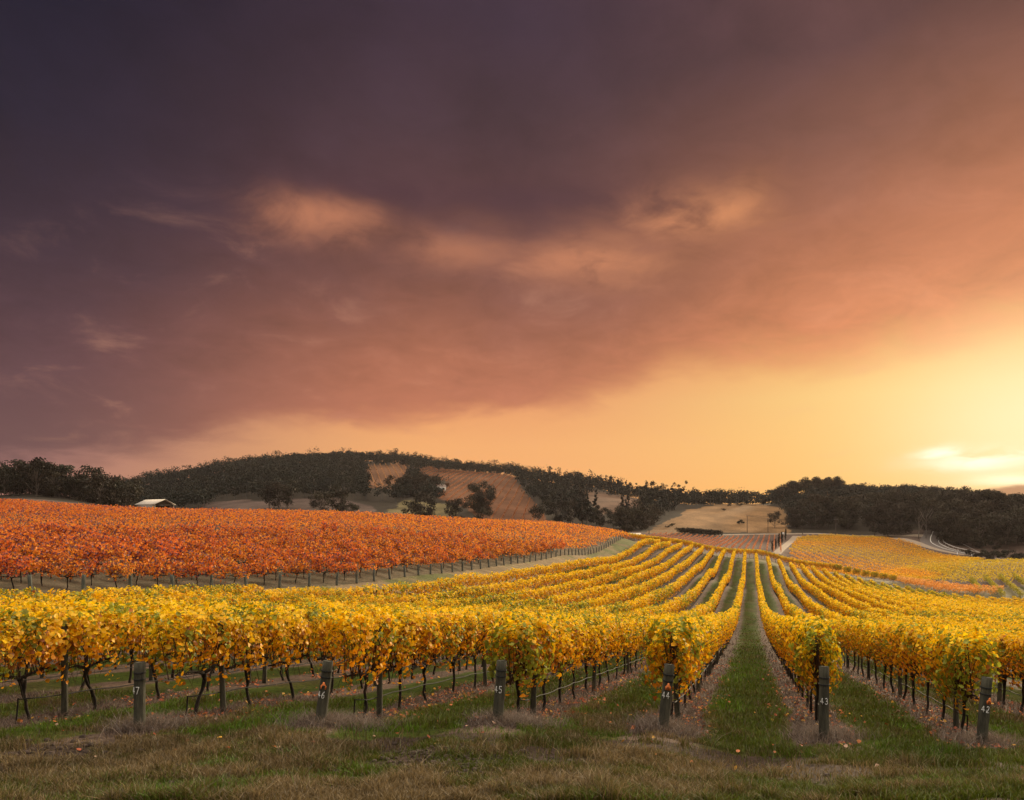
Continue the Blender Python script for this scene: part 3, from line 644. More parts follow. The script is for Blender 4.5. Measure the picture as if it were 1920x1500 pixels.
# ------------------------------------------------------------------ grass, straw, fallen leaves, soil clods
def blades(P, h, w, col, lean=.5, g=rng):
    n = len(P); th = g.uniform(0, 2*math.pi, n); ph = g.uniform(0, 2*math.pi, n); L = g.normal(size=n)*lean
    s = np.stack([np.cos(th), np.sin(th), np.zeros(n)], -1)*(w[:,None]/2); d = np.stack([np.cos(ph), np.sin(ph), np.zeros(n)], -1)*(L*h)[:,None]
    up = np.zeros((n,3)); up[:,2] = h
    V = np.stack([P-s, P+s, P+d*.35+up*.6+s*.8, P+d*.35+up*.6-s*.8, P+d+up*.95+s*.15, P+d+up*.95-s*.15], 1).reshape(-1, 3)
    i = np.arange(n)[:,None]*6; return V, np.concatenate([i+np.array([[0,1,2,3]]), i+np.array([[3,2,4,5]])]), np.repeat(col, 6, axis=0)
def row_dist(X, Y):
    n = 43.47-(X-TAN*Y)/ROWS; ni = np.round(n); y0 = np.interp(ni, [38,42,43,44,45,46,47,49], [14.8,14.2,14.35,13.65,13.47,13.1,12.85,12.5])
    return np.where((Y > y0-.7) & (n < 52.6), np.abs(n-ni)*ROWS, 9.), n
def build_grass():
    g = np.random.default_rng(21); N = 640000
    Y = 1/g.uniform(1/95, 1/7.6, N); px = g.uniform(-350, 2270, N); X = (px-HX)/F*Y
    keep = (Y < 18) | ((np.abs(X-TAN*Y) < 8) & (Y < 40)) | (np.abs(X-TAN*Y) < 4.5); X, Y = X[keep], Y[keep]; d, n = row_dist(X, Y); wob = (fbm(X, Y, 1.3, 8)-.5)*.5
    strip = d+wob < .52; g1 = fbm(X, Y, 2.6, 1); g2 = fbm(X, Y, .7, 2)
    bare = (fbm(X, Y, 1.5, 31) > .58) & (Y < 12.8); keep = (~bare | (g.random(len(X)) < .12)) & ~(strip & (g.random(len(X)) < .4)); X, Y, strip, g1, g2, d = (a[keep] for a in (X, Y, strip, g1, g2, d))
    m = len(X); j = g.random(m)[:,None]; k = g.random(m)
    fresh = (np.array([.062,.080,.006])+np.array([.008,.045,.0])*sstep(.52,.66,fbm(X, Y, 1.8, 51))[:,None])*(.6+j); olive = np.array([.082,.076,.013])*(.6+.9*j); straw = np.array([.19,.135,.062])*(.4+1.1*j); grey = np.array([.135,.098,.078])*(.4+1.1*j)
    lane = np.where(d < 5, 1.4, 1.)[:,None]; fresh = fresh*lane; olive = olive*lane; dryness = g1*.6+g2*.4+np.where(d < 5, -.10, .03-.018*np.clip(X, -5, 4.5)-.05*np.exp(-((X-.5)/2.)**2))+g.normal(size=m)*.05
    col = np.where((dryness < .47)[:,None], fresh, np.where((dryness < .55)[:,None], olive, straw)); col = np.where((k < .14)[:,None], straw*.8, col)
    col = np.where(strip[:,None], grey, col)
    h = np.where(strip, g.uniform(.05, .16, m), g.uniform(.05, .12, m)*(.35+1.5*g2))*(.9+.5*(vnoise(X, Y, .35, 41) > .72)); w = g.uniform(.006, .012, m)*np.clip(Y/13, 1, 5)
    lean = np.where(strip, 1.5, .65); Z = ground(X, Y)+(fbm(X, Y, 1.1, 5)-.5)*.10*sstep(40, 15, np.hypot(X, Y))-.012
    V, Fc, cc = blades(np.stack([X, Y, Z], -1), h, w, col, lean, g)
    obj('grass', mesh_np('grass', V, Fc, cc), M_GRASS, kind='stuff', label='short patchy green and dry grass on the headland and alleys', category='grass')
    # tussocks of dead straw round the post feet
    PX, PY = [], []
    for n, (x, yb, yt, Yp, ln) in POSTS.items():
        c = 2600 if n in (46, 45) else 1500
        dx = g.normal(size=c)*(.42 if n in (46,) else .34)+(.35 if n in (46, 45) else .1); dy = g.normal(size=c)*.28+.15
        PX.append((x-HX)/F*Yp+dx); PY.append(Yp+dy)
    PX, PY = np.concatenate(PX), np.concatenate(PY); m = len(PX); j = g.random(m)[:,None]
    V, Fc, cc = blades(np.stack([PX, PY, ground(PX, PY)-.01], -1), g.uniform(.10, .30, m), g.uniform(.005, .009, m), np.array([.18,.138,.108])*(.4+1.2*j), np.full(m, 1.1), g)
    obj('straw', mesh_np('straw', V, Fc, cc), M_GRASS, kind='stuff', label='tangled grey dead straw round the feet of the posts', category='dry grass')
    # fallen leaves under the vines
    m = 7500; n = g.choice([42,43,44,45,46,47,48,41], m, p=[.1,.12,.16,.2,.14,.12,.1,.06]); Y = 1/g.uniform(1/36, 1/13.6, m); X = (43.47-n)*ROWS+TAN*Y+g.normal(size=m)*.42
    ok = fbm(X, Y, 1.5, 15) > .42; X, Y = X[ok], Y[ok]; X = np.concatenate([X, g.uniform(-8, 9, 60)]); Y = np.concatenate([Y, g.uniform(10.5, 14, 60)]); m = len(X)
    Z = ground(X, Y)+(fbm(X, Y, 1.1, 5)-.5)*.10*sstep(40, 15, np.hypot(X, Y))+g.uniform(.01, .07, m); k = g.random(m)[:,None]
    col = np.where(k < .45, np.array([.34,.085,.035]), np.where(k < .75, np.array([.52,.17,.05]), np.where(k < .9, np.array([.62,.33,.05]), np.array([.42,.26,.17]))))*g.uniform(.6, 1.2, (m,1))
    V, Fc, cc = leaf_cards(np.stack([X, Y, Z], -1), g.uniform(.04, .075, m), col, True, .3, g, True)
    obj('fallen_leaves', mesh_np('fallen_leaves', V, Fc, cc), M_LITTER, kind='stuff', label='fallen orange and brown vine leaves scattered under the rows', category='leaves')
    # crumbs of bare earth in the foreground
    b = MB(); cs = []
    for cx, cy, k in ((850,1440,260),(700,1490,120),(1000,1475,150),(130,1425,90),(1500,1470,60),(330,1470,80)):
        for _ in range(k):
            x = cx+g.normal()*70; yy = cy+g.normal()*14; cs.append((x, yy))
    ico = np.array([[-1,-1,-.6],[1,-1,-.5],[1,1,-.6],[-1,1,-.5],[-.7,-.6,.6],[.6,-.7,.7],[.7,.6,.5],[-.6,.7,.6]])
    for x, yy in cs:
        Yc = np.interp(yy, [1370, 1490], [13.0, 8.35]); Xc = (x-HX)/F*Yc; z = gz(Xc, Yc)+.0; s_ = g.uniform(.015, .05)
        z += float((fbm(np.array([Xc]), np.array([Yc]), 1.1, 5)[0]-.5)*.10)
        b.add(ico*s_*g.uniform(.7, 1.3, (8,3))+[Xc, Yc, z+.01], [[0,3,2,1],[4,5,6,7],[0,1,5,4],[1,2,6,5],[2,3,7,6],[3,0,4,7]], np.array([.06,.042,.032])*g.uniform(.6, 1.3))
    obj('soil_clods', b.mesh('soil_clods'), plain('clods', (1,1,1), (1,1,1), 20, .95, .6, attr=True), kind='stuff', label='dark crumbs of bare earth among the foreground grass', category='soil')
build_grass()

# ------------------------------------------------------------------ trees
tg_ = np.random.default_rng(77)
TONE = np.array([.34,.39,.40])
def tree_pair(g, h=12, spread=5, kind='gum', nleaf=900, leaf=.6, lowest=.32, colour=(.045,.048,.026)):
    """trunk mesh, crown mesh; crown = leaf clumps on boughs, with gaps between them"""
    b = MB(); crown = []; col = []; radial = []
    k = 7; t = np.linspace(0, 1, k); bend = g.normal(size=2)*.04*h
    spine = np.stack([bend[0]*t**2+g.normal(size=k)*.05, bend[1]*t**2, -.3+(h*.82+.3)*t], -1); b.tube(spine, np.linspace(.03*h*.6, .012*h*.4, k), 7, cap=False)
    if kind == 'pine':
        nb = 26; cen = []
        for i in range(nb):
            u = (i+.5)/nb; zz = h*(.12+.86*u); rr = spread*(1-u)**.8*g.uniform(.6, 1.05); a = g.uniform(0, 6.28); cen.append((rr*.6*math.cos(a), rr*.6*math.sin(a), zz, max(.5, rr*.5)))
    elif kind == 'cypress':
        cen = [(g.normal()*.1, g.normal()*.1, h*u, spread*(.4+.6*math.sin(min(1, u*1.1)*2.7))) for u in np.linspace(.08, .95, 12)]
    elif kind == 'bush':
        cen = [(g.normal()*spread*.45, g.normal()*spread*.45, h*g.uniform(.25, .72), spread*g.uniform(.28, .46)) for _ in range(12)]
    else:
        nb = 15; cen = []
        for i in range(nb):
            a = i*2.4+g.uniform(-.4, .4); u = g.uniform(lowest, .95); rr = spread*math.sqrt(max(.02, 1-((u-.62)/.48)**2))*g.uniform(.35, 1); cen.append((rr*math.cos(a), rr*math.sin(a), h*u, spread*g.uniform(.30, .50)))
    for cx, cy, cz, cr in cen:
        if kind in ('gum', 'bush'):
            s0 = spine[min(k-1, max(1, int(cz/h*k*.6)))]; mid = (s0+np.array([cx,cy,cz]))/2+np.array([0,0,-.06*h]); b.tube([s0, mid, [cx,cy,cz]], [.012*h*.6, .007*h, .004*h], 5, cap=False)
        m = max(8, int(nleaf*cr**2/sum(c[3]**2 for c in cen))); v = unit(g.normal(size=(m,3)))*(g.random(m)**.33)[:,None]*cr*np.array([1.1,1.1,.72]); crown.append(v+np.array([cx,cy,cz])); radial.append(unit(v))
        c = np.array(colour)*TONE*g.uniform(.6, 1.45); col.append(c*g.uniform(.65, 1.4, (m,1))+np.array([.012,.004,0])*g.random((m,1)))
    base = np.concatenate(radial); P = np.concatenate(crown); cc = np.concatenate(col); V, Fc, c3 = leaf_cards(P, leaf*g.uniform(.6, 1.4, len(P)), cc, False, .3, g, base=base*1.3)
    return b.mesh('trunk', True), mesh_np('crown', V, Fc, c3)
GUM = [tree_pair(tg_, 12, 4.6+.5*(i % 3), 'gum', 1100, .62, [.16,.3,.1][i % 3], [(.044,.044,.027),(.058,.050,.031),(.070,.056,.036)][i % 3]) for i in range(7)]
BIG = [tree_pair(tg_, 14, 6.2, 'gum', 3000, .6, .1, c) for c in ((.060,.050,.031),(.072,.058,.036),(.050,.045,.029))]
PINE = [tree_pair(tg_, 14, 3.6, 'pine', 1000, .6, colour=(.026,.032,.026)) for _ in range(4)]
BUSH = [tree_pair(tg_, 4, 2.8, 'bush', 700, .4, colour=c) for c in ((.050,.048,.026),(.062,.055,.035),(.045,.045,.026))]
CYP = [tree_pair(tg_, 6, .55, 'cypress', 500, .3, colour=(.02,.035,.02))]
AUT = [tree_pair(tg_, 8, 3.4, 'gum', 800, .5, .25, (.30,.09,.03))]
ntree = 0
def tree(name, lab, pair, X, Y, s, cat='tree', group=None, sxy=1.0, z=None):
    global ntree; ntree += 1
    t = thing(name, lab, cat, (X, Y, gz(X, Y) if z is None else z), tg_.uniform(0, 6.28), group, (s*sxy, s*sxy, s))
    obj('trunk', pair[0], M_TRUNK, t); obj('crown', pair[1], M_TREE, t); return t
def sky_at(x): return np.interp(x, [q[0] for q in SKYL], [q[2] for q in SKYL])
# forest on the hills, seeded over their area and thinned to crowns that just touch
g = np.random.default_rng(99); N = 60000
Yf = np.sqrt(g.uniform(320**2, 1120**2, N)); xf = g.uniform(-200, 2100, N); Xf = (xf-HX)/F*Yf; Zf = ground(Xf, Yf); yf = HY-F*Zf/Yf
rid = sky_at(xf); front = np.interp(xf, [-200,230,260,400,500,640,690,830,1010,1080,1185,1212,1290,1400,1480,1600,1700,1760,1920,2100], [335,345,470,475,520,560,560,540,560,450,425,428,580,570,455,450,445,395,385,380])
ok = (Yf > front) & (Yf < rid*1.06+12)
for k in 'ABCDEF': ok &= ~((inpoly(xf, yf, CLEAR[k]) | inpoly(xf, yf-9*F/Yf, CLEAR[k])) & (Yf > 400) & (Yf < {'A': 880, 'B': 850, 'C': 570, 'D': 690, 'E': 580, 'F': 600}[k]) & (np.abs(Yf-rid) > 45))
occ = set(); wood = []
for X, Y, Z, x in zip(Xf[ok], Yf[ok], Zf[ok], xf[ok]):
    cs = 9.0; c = (int(X//cs), int(Y//cs))
    if c in occ: continue
    occ.add(c); wood.append((X, Y, Z, x))
score = [(abs(Y-sky_at(x)*1.0) < 28 or Y < 460) and -40 < x < 1960 for X, Y, Z, x in wood]
ind = [w for w, s_ in zip(wood, score) if s_]; ind.sort(key=lambda w: w[1] if w[1] < 460 else w[1]*.9); ind = ind[:200]; iset = set((w[0], w[1]) for w in ind)
def hill_name(x, Y): return ('left dark hill' if x < 250 and Y < 500 else 'central wooded hill' if x < 1020 else 'saddle between the hills' if x < 1330 else 'right wooded hill')
for X, Y, Z, x in ind:
    front_ = Y < 460; pine = 1010 < x < 1290 and g.random() < .6
    pr = PINE[g.integers(4)] if pine else (BIG[g.integers(3)] if (front_ and x > 1480) or x > 1290 else GUM[g.integers(7)])
    hn = hill_name(x, Y); where = ('foot' if front_ and Y < sky_at(x)*.9 else 'skyline')
    lab = f'{"dark pointed pine" if pine else "dark broad gum tree"} on the {where} of the {hn}'
    tree('pine_tree' if pine else 'gum_tree', lab, pr, X, Y, g.uniform(.9, 1.75) if pine else (g.uniform(.75, 1.15) if 1480 < x < 1570 and not front_ else g.uniform(.6, 1.05) if 1290 < x < 1480 else g.uniform(.6, 1.0) if x >= 1570 and not front_ else g.uniform(.7, 1.45)), group=f'{"pines" if pine else "gum trees"} on the {where} of the {hn}', z=Z)
def woodland():
    V, Fa, Cc = [], [], []; n0 = 0; g = np.random.default_rng(4)
    W = [w for w in wood if (w[0], w[1]) not in iset]
    for X, Y, Z, x in W:
        h = g.choice([7, 9, 11, 13, 17], p=[.15,.25,.3,.2,.1])*g.uniform(.9,1.1); sp = h*g.uniform(.40, .56); nb = 7; m = 190 if Y < 620 else 120
        if x > 1300: h = min(h, 11.)
        lowc = .2 if 1270 < x < 1490 else .45
        pinef = 1010 < x < 1290 and g.random() < .6
        if pinef: u = g.random(nb); cen = np.stack([g.normal(size=nb)*sp*.4*(1-u), g.normal(size=nb)*sp*.4*(1-u), h*(.2+.85*u)], -1); cr = sp*(.5*(1-u)+.16)
        else:
            a = np.arange(nb)*2.4+g.uniform(0, 6); rr = sp*g.uniform(.2, .75, nb); cen = np.stack([rr*np.cos(a), rr*np.sin(a), h*g.uniform(lowc, .92, nb)], -1); cr = sp*g.uniform(.35, .55, nb)
        k = g.integers(0, nb, m); uv = unit(g.normal(size=(m,3))); P = cen[k]+uv*(cr[k]*g.random(m)**.33)[:,None]*np.array([1,1,.75])+np.array([X, Y, Z])
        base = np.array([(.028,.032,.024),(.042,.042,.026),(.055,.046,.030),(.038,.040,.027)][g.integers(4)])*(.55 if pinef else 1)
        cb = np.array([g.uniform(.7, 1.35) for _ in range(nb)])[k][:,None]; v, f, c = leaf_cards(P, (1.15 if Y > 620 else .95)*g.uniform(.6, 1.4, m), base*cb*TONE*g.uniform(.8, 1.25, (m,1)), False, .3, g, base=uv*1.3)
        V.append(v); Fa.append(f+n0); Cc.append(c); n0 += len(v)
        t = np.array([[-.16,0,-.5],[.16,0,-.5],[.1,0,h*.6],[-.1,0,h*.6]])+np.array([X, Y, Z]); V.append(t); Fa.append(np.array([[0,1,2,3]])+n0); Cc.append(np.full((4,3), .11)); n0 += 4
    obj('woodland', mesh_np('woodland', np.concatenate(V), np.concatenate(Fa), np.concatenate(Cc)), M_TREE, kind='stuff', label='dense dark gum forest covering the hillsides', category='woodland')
woodland()
# trees and bushes one can point at: x, distance, scale, kind, label
for x, Y, s_, kd, lab in [
  (897,520,1.55,'big','tall dark gum tree standing alone before the red hillside vineyard'),(912,515,1.1,'big','shorter gum tree leaning on the tall lone gum at the hillside vineyard'),
  (770,600,1.3,'big','wide dark gum tree left of the hillside house'),(742,600,1.2,'big','dark gum tree below the striped patch on the hill'),(800,610,1.25,'big','rounded dark gum tree close beside the hillside house'),
  (795,470,1.35,'big','bushy olive tree in the pale paddock behind the red vines'),(772,465,1.1,'gum','low olive tree at the left edge of the pale paddock grove'),(855,455,1.1,'big','round olive tree right of the paddock grove, above the red vines'),
  (905,440,1.0,'gum','dark round tree just above the red vines, below the lone gum'),(660,430,.85,'gum','dark bush rising over the red vines at the foot of the hill'),(640,440,.75,'gum','low dark bush left of the one at the hill foot'),
  (1010,470,1.1,'gum','dark tree at the foot of the striped hill patch'),(1045,450,1.25,'gum','olive tree right of the striped hill patch'),(1070,455,1.2,'gum','grey green tree beside the olive tree at the hill foot'),
  (1125,430,1.0,'gum','brown green tree left of the round tree by the power pole'),(1175,410,1.0,'big','big round dark tree left of the power pole with fittings'),(1150,430,.9,'gum','dark tree between two round trees at the foot of the saddle'),
  (820,640,.8,'aut','rust red autumn tree above the hillside house'),(838,650,.7,'aut','smaller rust tree right of the hillside house'),
  (1367,560,.55,'bush','small round tree highest on the dry grass hill'),(1388,560,.7,'bush','dark bushy tree beside the small one on the dry grass hill'),(1357,530,.5,'bush','pale small tree lowest on the dry grass hill'),
  (1387,475,.9,'bush','flat dark bush at the foot of the dry grass hill'),(1453,460,.8,'gum','grey green tree at the right end of the dry grass hill'),
  (1665,420,1.35,'big','broad dark cypress-like tree overhanging the road'),(1640,425,1.2,'big','broad dark tree left of the one overhanging the road'),(1690,425,1.2,'big','dark tree right of the one overhanging the road'),
  (1500,455,1.0,'gum','olive gum tree behind the road beside the grass hill'),(1530,450,.95,'gum','dark gum tree behind the signpost road'),(1590,450,1.0,'gum','gum tree behind the roadside power pole'),
  (1800,385,1.25,'big','great rounded gum tree at the bend of the road'),(1775,392,1.1,'big','rounded gum tree by the guard rail at the bend'),(1835,380,1.2,'big','large gum tree right of the one at the bend'),(1865,372,.7,'gum','pale small gum tree in front of the big ones on the right'),(1890,380,1.2,'big','large dark gum tree near the right edge'),
  (1260,455,.6,'bush','first small bush at the foot of the dry grass hill'),(1252,450,.4,'bush','tiny bush left of the first small one below the grass hill')]:
    X, Yq, z = at(x, Y); pr = {'big': BIG[tg_.integers(3)], 'gum': GUM[tg_.integers(7)], 'bush': BUSH[tg_.integers(3)], 'aut': AUT[0]}[kd]
    tree({'big': 'gum_tree', 'gum': 'gum_tree', 'bush': 'shrub', 'aut': 'autumn_tree'}[kd], lab, pr, X, Yq, s_, 'shrub' if kd == 'bush' else 'tree')
for x, Y in ((1448,303),(1454.5,316),(1460.5,330),(1466,352),(1473,385)):
    X, Yq, z = at(x, Y); tree('cypress_tree', 'slim dark cypress in the line along the gravel lane', CYP[0], X, Yq, .72 if Y < 320 else .95, group='cypresses along the gravel lane')
for k, x in enumerate(np.linspace(1822, 1925, 12)):
    X, Yq, z = at(x+tg_.normal()*3, 352+tg_.normal()*4); tree('shrub', 'grey green roadside shrub in the row along the right-hand road', BUSH[tg_.integers(3)], X, Yq, tg_.uniform(.75, 1.1), 'shrub', 'roadside shrubs at the right')
for k, x in enumerate(np.linspace(1279, 1345, 14)):
    X, Yq, z = at(x, 425); tree('hedge_shrub', 'clipped dark shrub in the hedge above the rust vine rows', BUSH[tg_.integers(3)], X, Yq, 1.0, 'hedge', 'shrubs of the dark hedge', 1.1)
for k, x in enumerate(np.linspace(505, 640, 9)):
    if k in (3, 4): continue
    X, Yq, z = at(x, 480+tg_.normal()*8); tree('gum_tree', 'gum tree standing on the pinkish paddock left of centre', GUM[tg_.integers(7)], X, Yq, tg_.uniform(.8, 1.6), group='gum trees on the pinkish paddock')
# bare white tree
def bare_tree(x, Y, h, lab):
    X, Yq, z = at(x, Y); g = np.random.default_rng(int(x)); t = thing('bare_tree', lab, 'tree', (X, Yq, z)); b = MB(); br = MB()
    sp = np.stack([np.cumsum(g.normal(size=6))*.15, np.zeros(6), np.linspace(-.3, h*.7, 6)], -1); b.tube(sp, np.linspace(.22, .12, 6), 6)
    for i in range(11):
        s0 = sp[g.integers(2, 6)]; a = g.uniform(0, 6.28); L = h*g.uniform(.25, .45); e = s0+np.array([L*.6*math.cos(a), L*.5*math.sin(a), L]); m = (s0+e)/2+[0,0,-.3]
        br.tube([s0, m, e], [.09,.06,.025], 5)
        for _ in range(3): q = m+(e-m)*g.random(); br.tube([q, q+g.normal(size=3)*[.8,.8,.5]+[0,0,1.1]], [.035,.015], 4)
    obj('trunk', b.mesh('trunk', True), M_WHITEBARK, t); obj('boughs', br.mesh('boughs', True), M_WHITEBARK, t)
bare_tree(1722, 405, 15, 'bare pale tree with white boughs, left of the pair'); bare_tree(1735, 404, 16, 'bare pale tree with white trunk, right of the pair')

# ------------------------------------------------------------------ roads, lane, rail
def strip(name, lab, path, mat_, lift=.10, dz=None):
    """path: x pixel, distance, width in metres"""
    P = np.array([((x-HX)/F*Y, Y, w) for x, Y, w in path]); t = np.linspace(0, len(P)-1, (len(P)-1)*14+1); i = np.arange(len(P))
    P = np.stack([np.interp(t, i, P[:,q]) for q in range(3)], -1)
    for _ in range(30): P[1:-1] = (P[:-2]+2*P[1:-1]+P[2:])/4
    d = unit(np.gradient(P[:,:2], axis=0)); nn = np.stack([d[:,1], -d[:,0]], -1); k = 7; V = []
    for q in np.linspace(-.5, .5, k):
        xy = P[:,:2]+nn*(q*P[:,2:3]); V.append(np.column_stack([xy, ground(xy[:,0], xy[:,1])+lift*(1 if abs(q) < .45 else .3)]))
    V = np.stack(V, 1).reshape(-1, 3); m = len(P); a = np.arange(m-1)[:,None]*k; b = np.arange(k-1)[None]
    Fc = np.stack([a+b, a+b+1, a+k+b+1, a+k+b], -1).reshape(-1, 4)
    return obj(name, mesh_np(name, V, Fc, np.ones((len(V),3)), True), mat_, kind='structure', label=lab), P
M_GRAVEL = plain('pale gravel', (.20,.155,.11), (.34,.265,.19), 2, .95, .2); M_ROAD = plain('asphalt', (.09,.075,.068), (.14,.115,.1), 2, .9, .2)
M_LINE = plain('road paint', (.7,.68,.62), (.8,.78,.72), 5, .7, 0); M_RAIL = plain('rail steel', (.45,.43,.4), (.6,.57,.52), 5, .5, 0)
strip('gravel_lane', 'pale gravel lane climbing between the vine blocks', [(1456,296,3.2),(1472,335,3.2),(1484,380,3.4),(1495,415,5)], M_GRAVEL)
strip('country_road', 'pale country road running along the foot of the hills', [(1340,432,5),(1420,432,5),(1490,428,6),(1600,428,6),(1690,424,6),(1735,412,7)], M_GRAVEL, .12)
o, RP_ = strip('road', 'curving asphalt road with white edge lines at the right', [(1752,428,8),(1744,405,9),(1745,390,10),(1768,375,9),(1810,363,8),(1870,350,8),(1960,338,8)], M_ROAD, .22)
strip('gravel_apron', 'pale gravel apron where the lane joins the road', [(1680,412,7),(1705,392,11),(1740,376,8),(1790,362,4),(1850,350,2)], M_GRAVEL, .16)
def line_along(P, off, w, lift, name, lab, m):
    d = unit(np.gradient(P[:,:2], axis=0)); nn = np.stack([d[:,1], -d[:,0]], -1); c = P[:,:2]+nn*off; V = []
    for q in (-w/2, w/2): xy = c+nn*q; V.append(np.column_stack([xy, ground(xy[:,0], xy[:,1])+lift]))
    V = np.stack(V, 1).reshape(-1, 3); a = np.arange(len(P)-1)[:,None]*2; return obj(name, mesh_np(name, V, a+np.array([[0,1,3,2]]), np.ones((len(V),3))), m, kind='structure', label=lab)
line_along(RP_, 0, .35, .24, 'road_marking', 'white centre line of the curving road', M_LINE)
line_along(RP_, -3.6, .35, .24, 'road_marking', 'white edge line of the curving road', M_LINE)
def rail():
    q = RP_[10:60]; d = unit(np.gradient(q[:,:2], axis=0)); nn = np.stack([d[:,1], -d[:,0]], -1); c = q[:,:2]-nn*5.6
    t = thing('guard_rail', 'pale steel guard rail round the outside of the road bend', 'guard rail', (0,0,0)); Z = ground(c[:,0], c[:,1])
    b = MB(); b.tube(np.column_stack([c, Z+.95]), .17, 6); obj('beam', b.mesh('beam', True), M_RAIL, t)
    for i in range(0, len(c), 5): b = MB(); b.box((c[i,0], c[i,1], Z[i]+.4), (.14,.14,1.1)); obj('rail_post', b.mesh('rail_post'), M_RAIL, t)
rail()
for x, Y in ((1795,352),(1822,347)):
    X, Yq, z = at(x, Y); b = MB(); b.box((0,0,.5), (.14,.08,1.1)); b.box((0,0,1.08), (.12,.06,.06)); o = obj('marker_post', b.mesh('marker_post'), M_PAINT); o.location = (X, Yq, z); o.scale = (2,2,1.5)
    o['label'] = 'white roadside marker post nearer the bend' if x < 1800 else 'white roadside marker post farther right along the road'; o['category'] = 'post'

# ------------------------------------------------------------------ buildings
M_TIN = plain('corrugated roof', (.40,.36,.31), (.54,.48,.41), 2, .6, .3, (1,.05,1)); M_WALL = plain('shed wall', (.42,.38,.33), (.52,.47,.42), 1, .8, .2); M_TIMB = plain('timber', (.05,.04,.03), (.08,.06,.05), 3, .9, .3)
def shed(x, Y, L, W, hw, hr, rz, lab, zoff=0, openend=True):
    X, Yq, z = at(x, Y); t = thing('farm_shed', lab, 'shed', (X, Yq, z+zoff), rz)
    b = MB(); b.box((0, -W/2+.1, hw/2), (L, .2, hw)); b.box((0, W/2-.1, hw/2), (L, .2, hw)); b.box((-L/2+.1, 0, hw/2), (.2, W-.42, hw)); obj('wall', b.mesh('wall'), M_WALL, t)
    b = MB(); e = .5
    for s in (-1, 1):
        V = []
        for xx in (-L/2-e, L/2+e):
            for (yy, zz) in ((s*(W/2+e), hw-.15), (0, hr)): V += [[xx, yy, zz], [xx, yy, zz+.18]]
        b.add(V, [[0,1,3,2],[4,6,7,5],[1,5,7,3],[0,2,6,4],[0,4,5,1],[2,3,7,6]])
    obj('roof', b.mesh('roof'), M_TIN, t)
    b = MB(); b.add([[L/2-.3,-W/2+.2,hw],[L/2-.3,W/2-.2,hw],[L/2-.3,0,hr-.1],[L/2-.32,0,hr-.1]], [[0,1,2,3]])
    for yy in (-W/2+.3, 0, W/2-.3): b.box((L/2-.15, yy, hw/2), (.25,.25,hw))
    b.box((L/2-.15, 0, hw-.2), (.2, W-.8, .3)); obj('end_frame', b.mesh('end_frame'), M_TIMB, t)
    b = MB(); b.box((L/2-2.2, 0, hw*.45), (.2, W-.6, hw*.9)); obj('inner_wall', b.mesh('inner_wall'), M_DARK, t)
X, Yq, zs = at(293, 290)
shed(293, 290, 11.5, 7.5, 0, 0, 0, 'x') if False else None
shed(291, 290, 10.8, 8, max(2.6, 8.7-zs), max(4.4, 10.5-zs), R(-30), 'cream tin-roofed farm shed standing behind the red vines')
X, Yq, zs = at(505, 330)
shed(505, 330, 4.6, 5, max(2.2, 3.6-zs), max(2.9, 4.9-zs), R(-10), 'low pale shed roof just showing over the red vines')
X, Yq, zs = at(1188, 330)
shed(1188, 330, 5, 4, max(1.5, -3.1-zs), max(2, -2.3-zs), R(5), 'low pale roof at the right end of the red vines')
def house():
    X, Yq, z = at(822, 640); t = thing('hillside_house', 'small white house among rust trees on the hillside', 'house', (X, Yq, z), R(20)); L, W, hw = 11, 7, 3.2
    b = MB(); b.box((0,0,hw/2-.5), (L, W, hw+1)); obj('wall', b.mesh('wall'), M_PAINT, t)
    b = MB()
    for s in (-1, 1): b.add([[-L/2-.4, s*(W/2+.4), hw], [L/2+.4, s*(W/2+.4), hw], [L/2+.4, 0, hw+2.2], [-L/2-.4, 0, hw+2.2]], [[0,1,2,3]])
    for s in (-1, 1): b.add([[s*L/2, -W/2, hw], [s*L/2, W/2, hw], [s*L/2, .1, hw+2.1], [s*L/2, -.1, hw+2.1]], [[0,1,2,3]])
    rf = obj('roof', b.mesh('roof'), plain('iron roof', (.16,.12,.1), (.22,.17,.14), 2), t); b = MB(); b.box((2, 1, hw+2.2), (.8,.8,1.6)); obj('chimney', b.mesh('chimney'), M_TIMB, rf)
    for xx in (-3.4, 0, 3.4): b = MB(); b.box((xx, -W/2-.03, 1.7), (1.4, .1, 1.3)); obj('window', b.mesh('window'), M_DARK, t)
house()
# power poles with a cross arm, and the line between two of them
M_POLE = plain('pole wood', (.09,.07,.06), (.15,.12,.1), 4, .9, .3, (1,1,.2))
tops = []
for x, Y, h, lab in ((1567,415,9.5,'tall wooden power pole beside the road before the dark wood'),(1401,440,10,'thin power pole at the foot of the dry grass hill'),(1217,415,7.5,'power pole with pale fittings left of the grassy hill'),(1440,440,8,'slender pole near the right end of the dry grass hill'),(1505,425,4,'short pole by the lane junction')):
    X, Yq, z = at(x, Y); t = thing('power_pole', lab, 'power pole', (X, Yq, z)); b = MB(); b.tube([[0,0,-.3],[0,0,h*.5],[0,0,h]], [.19,.17,.14], 8); obj('mast', b.mesh('mast', True), M_POLE, t)
    if h > 5:
        b = MB(); b.box((0,-.2,h-.5), (2.0,.14,.16)); obj('cross_arm', b.mesh('cross_arm'), M_POLE, t); tops.append((X, Yq, z+h-.35))
        for s in (-.85, 0, .85): b = MB(); b.tube([[s,-.2,h-.42],[s,-.2,h-.3],[s,-.2,h-.16]], [.06,.1,.05], 6); obj('insulator', b.mesh('insulator'), M_PAINT, t)
b = MB(); p, q = np.array(tops[0]), np.array(at(1740, 400)); q[2] += 9; u = np.linspace(0, 1, 15)[:,None]
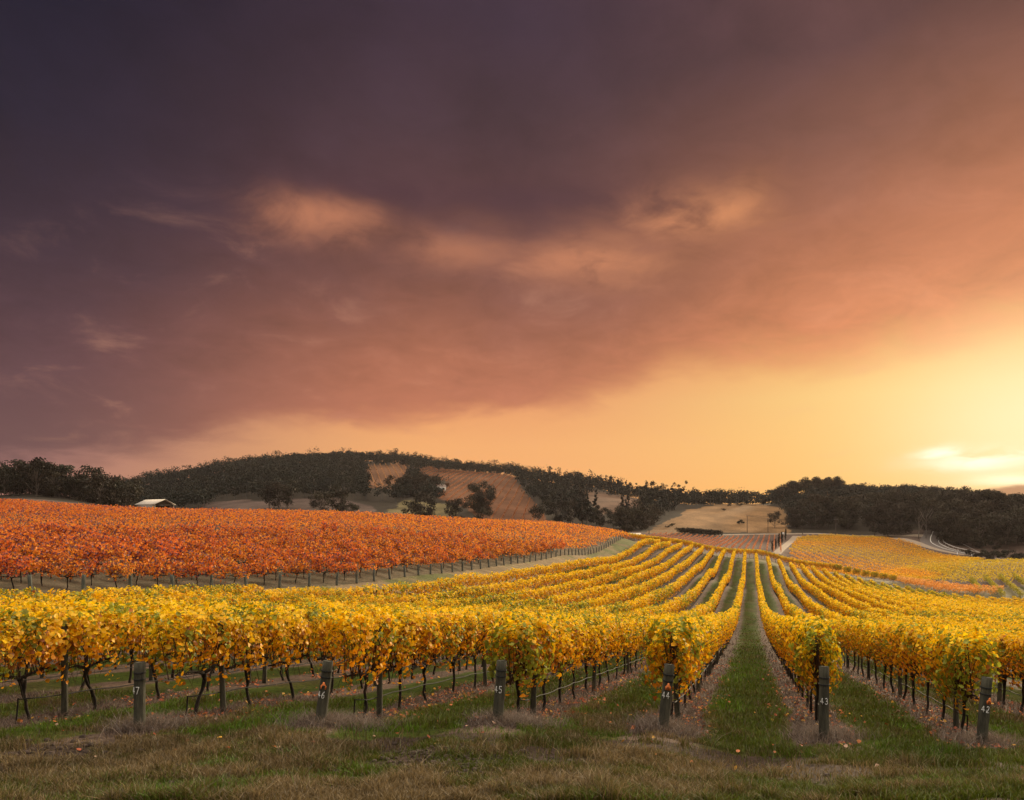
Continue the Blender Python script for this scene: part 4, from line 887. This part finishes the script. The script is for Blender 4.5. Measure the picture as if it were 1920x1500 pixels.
b.tube(p+(q-p)*u-np.array([0,0,1.4])*4*u*(1-u), .05, 5); o = obj('power_line', b.mesh('power_line'), M_HOSE); o['label'] = 'power line sagging right from the roadside pole to the bare trees'; o['category'] = 'wire'
b = MB(); q = np.array(tops[1]); u = np.linspace(0, 1, 15)[:,None]
b.tube(p+(q-p)*u-np.array([0,0,1.4])*4*u*(1-u), .05, 5); o = obj('power_line', b.mesh('power_line'), M_HOSE); o['label'] = 'power line sagging left from the roadside pole to the grass hill pole'; o['category'] = 'wire'
X, Yq, z = at(1468, 408); t = thing('roadside_sign', 'small pale board sign beside the cypresses at the lane junction', 'sign', (X, Yq, z)); b = MB(); b.box((0,0,.9), (.14,.1,1.9)); obj('sign_post', b.mesh('sign_post'), M_POLE, t); b = MB(); b.box((0,-.09,2.0), (1.3,.06,1.1)); obj('board', b.mesh('board'), M_PAINT, t)
# rows on the hillside clearings
def hill_rows(name, label, key, heading, spacing, colr, k=10, size=.7):
    g = np.random.default_rng(8); poly = CLEAR[key]; Yg = g.uniform(450, 1000, 200); 
    a, bb = np.meshgrid(np.arange(430, 1000, 2.2), np.arange(-400, 200, spacing)); X = bb+a*math.tan(heading); Y = a; X, Y = X.ravel(), Y.ravel(); Z = ground(X, Y); px, py = pix(X, Y, Z)
    ok = inpoly(px, py, poly); X, Y, Z = X[ok], Y[ok], Z[ok]
    if len(X) < 5: print('no rows', name); return
    distant_vines(name, label, (X, Y, Z), tint(*colr), 1.3, .1, .4, heading, [(0,2000,k,size)], 0, 1.3)
hill_rows('hillside_vines_upper', 'pale striped vine rows in the high clearing on the hill', 'A', -.22, 7, ((.5,.26,.12),(.6,.33,.15)))
hill_rows('hillside_vines', 'rust striped vine rows in the big hillside clearing', 'B', .06, 6.5, ((.34,.13,.055),(.44,.20,.09)))
print('trees', ntree, 'near vines', len(near), 'rest', len(rest), 'red', len(redp), 'wood', len(wood), 'ind', len(ind))

# ------------------------------------------------------------------ the evening air
def haze():
    b = MB(); b.box((60, 560, 0), (2600, 1700, 230)); me = b.mesh('haze'); m, T = mat('haze air'); v = T.node('ShaderNodeVolumePrincipled')
    v.inputs['Color'].default_value = (.86, .73, .72, 1); v.inputs['Density'].default_value = .00004; v.inputs['Anisotropy'].default_value = .35
    o = T.node('ShaderNodeOutputMaterial'); T.l.new(v.outputs[0], o.inputs['Volume']); obj('haze', me, m, kind='stuff', label='thin warm evening haze over the valley', category='haze')
haze()
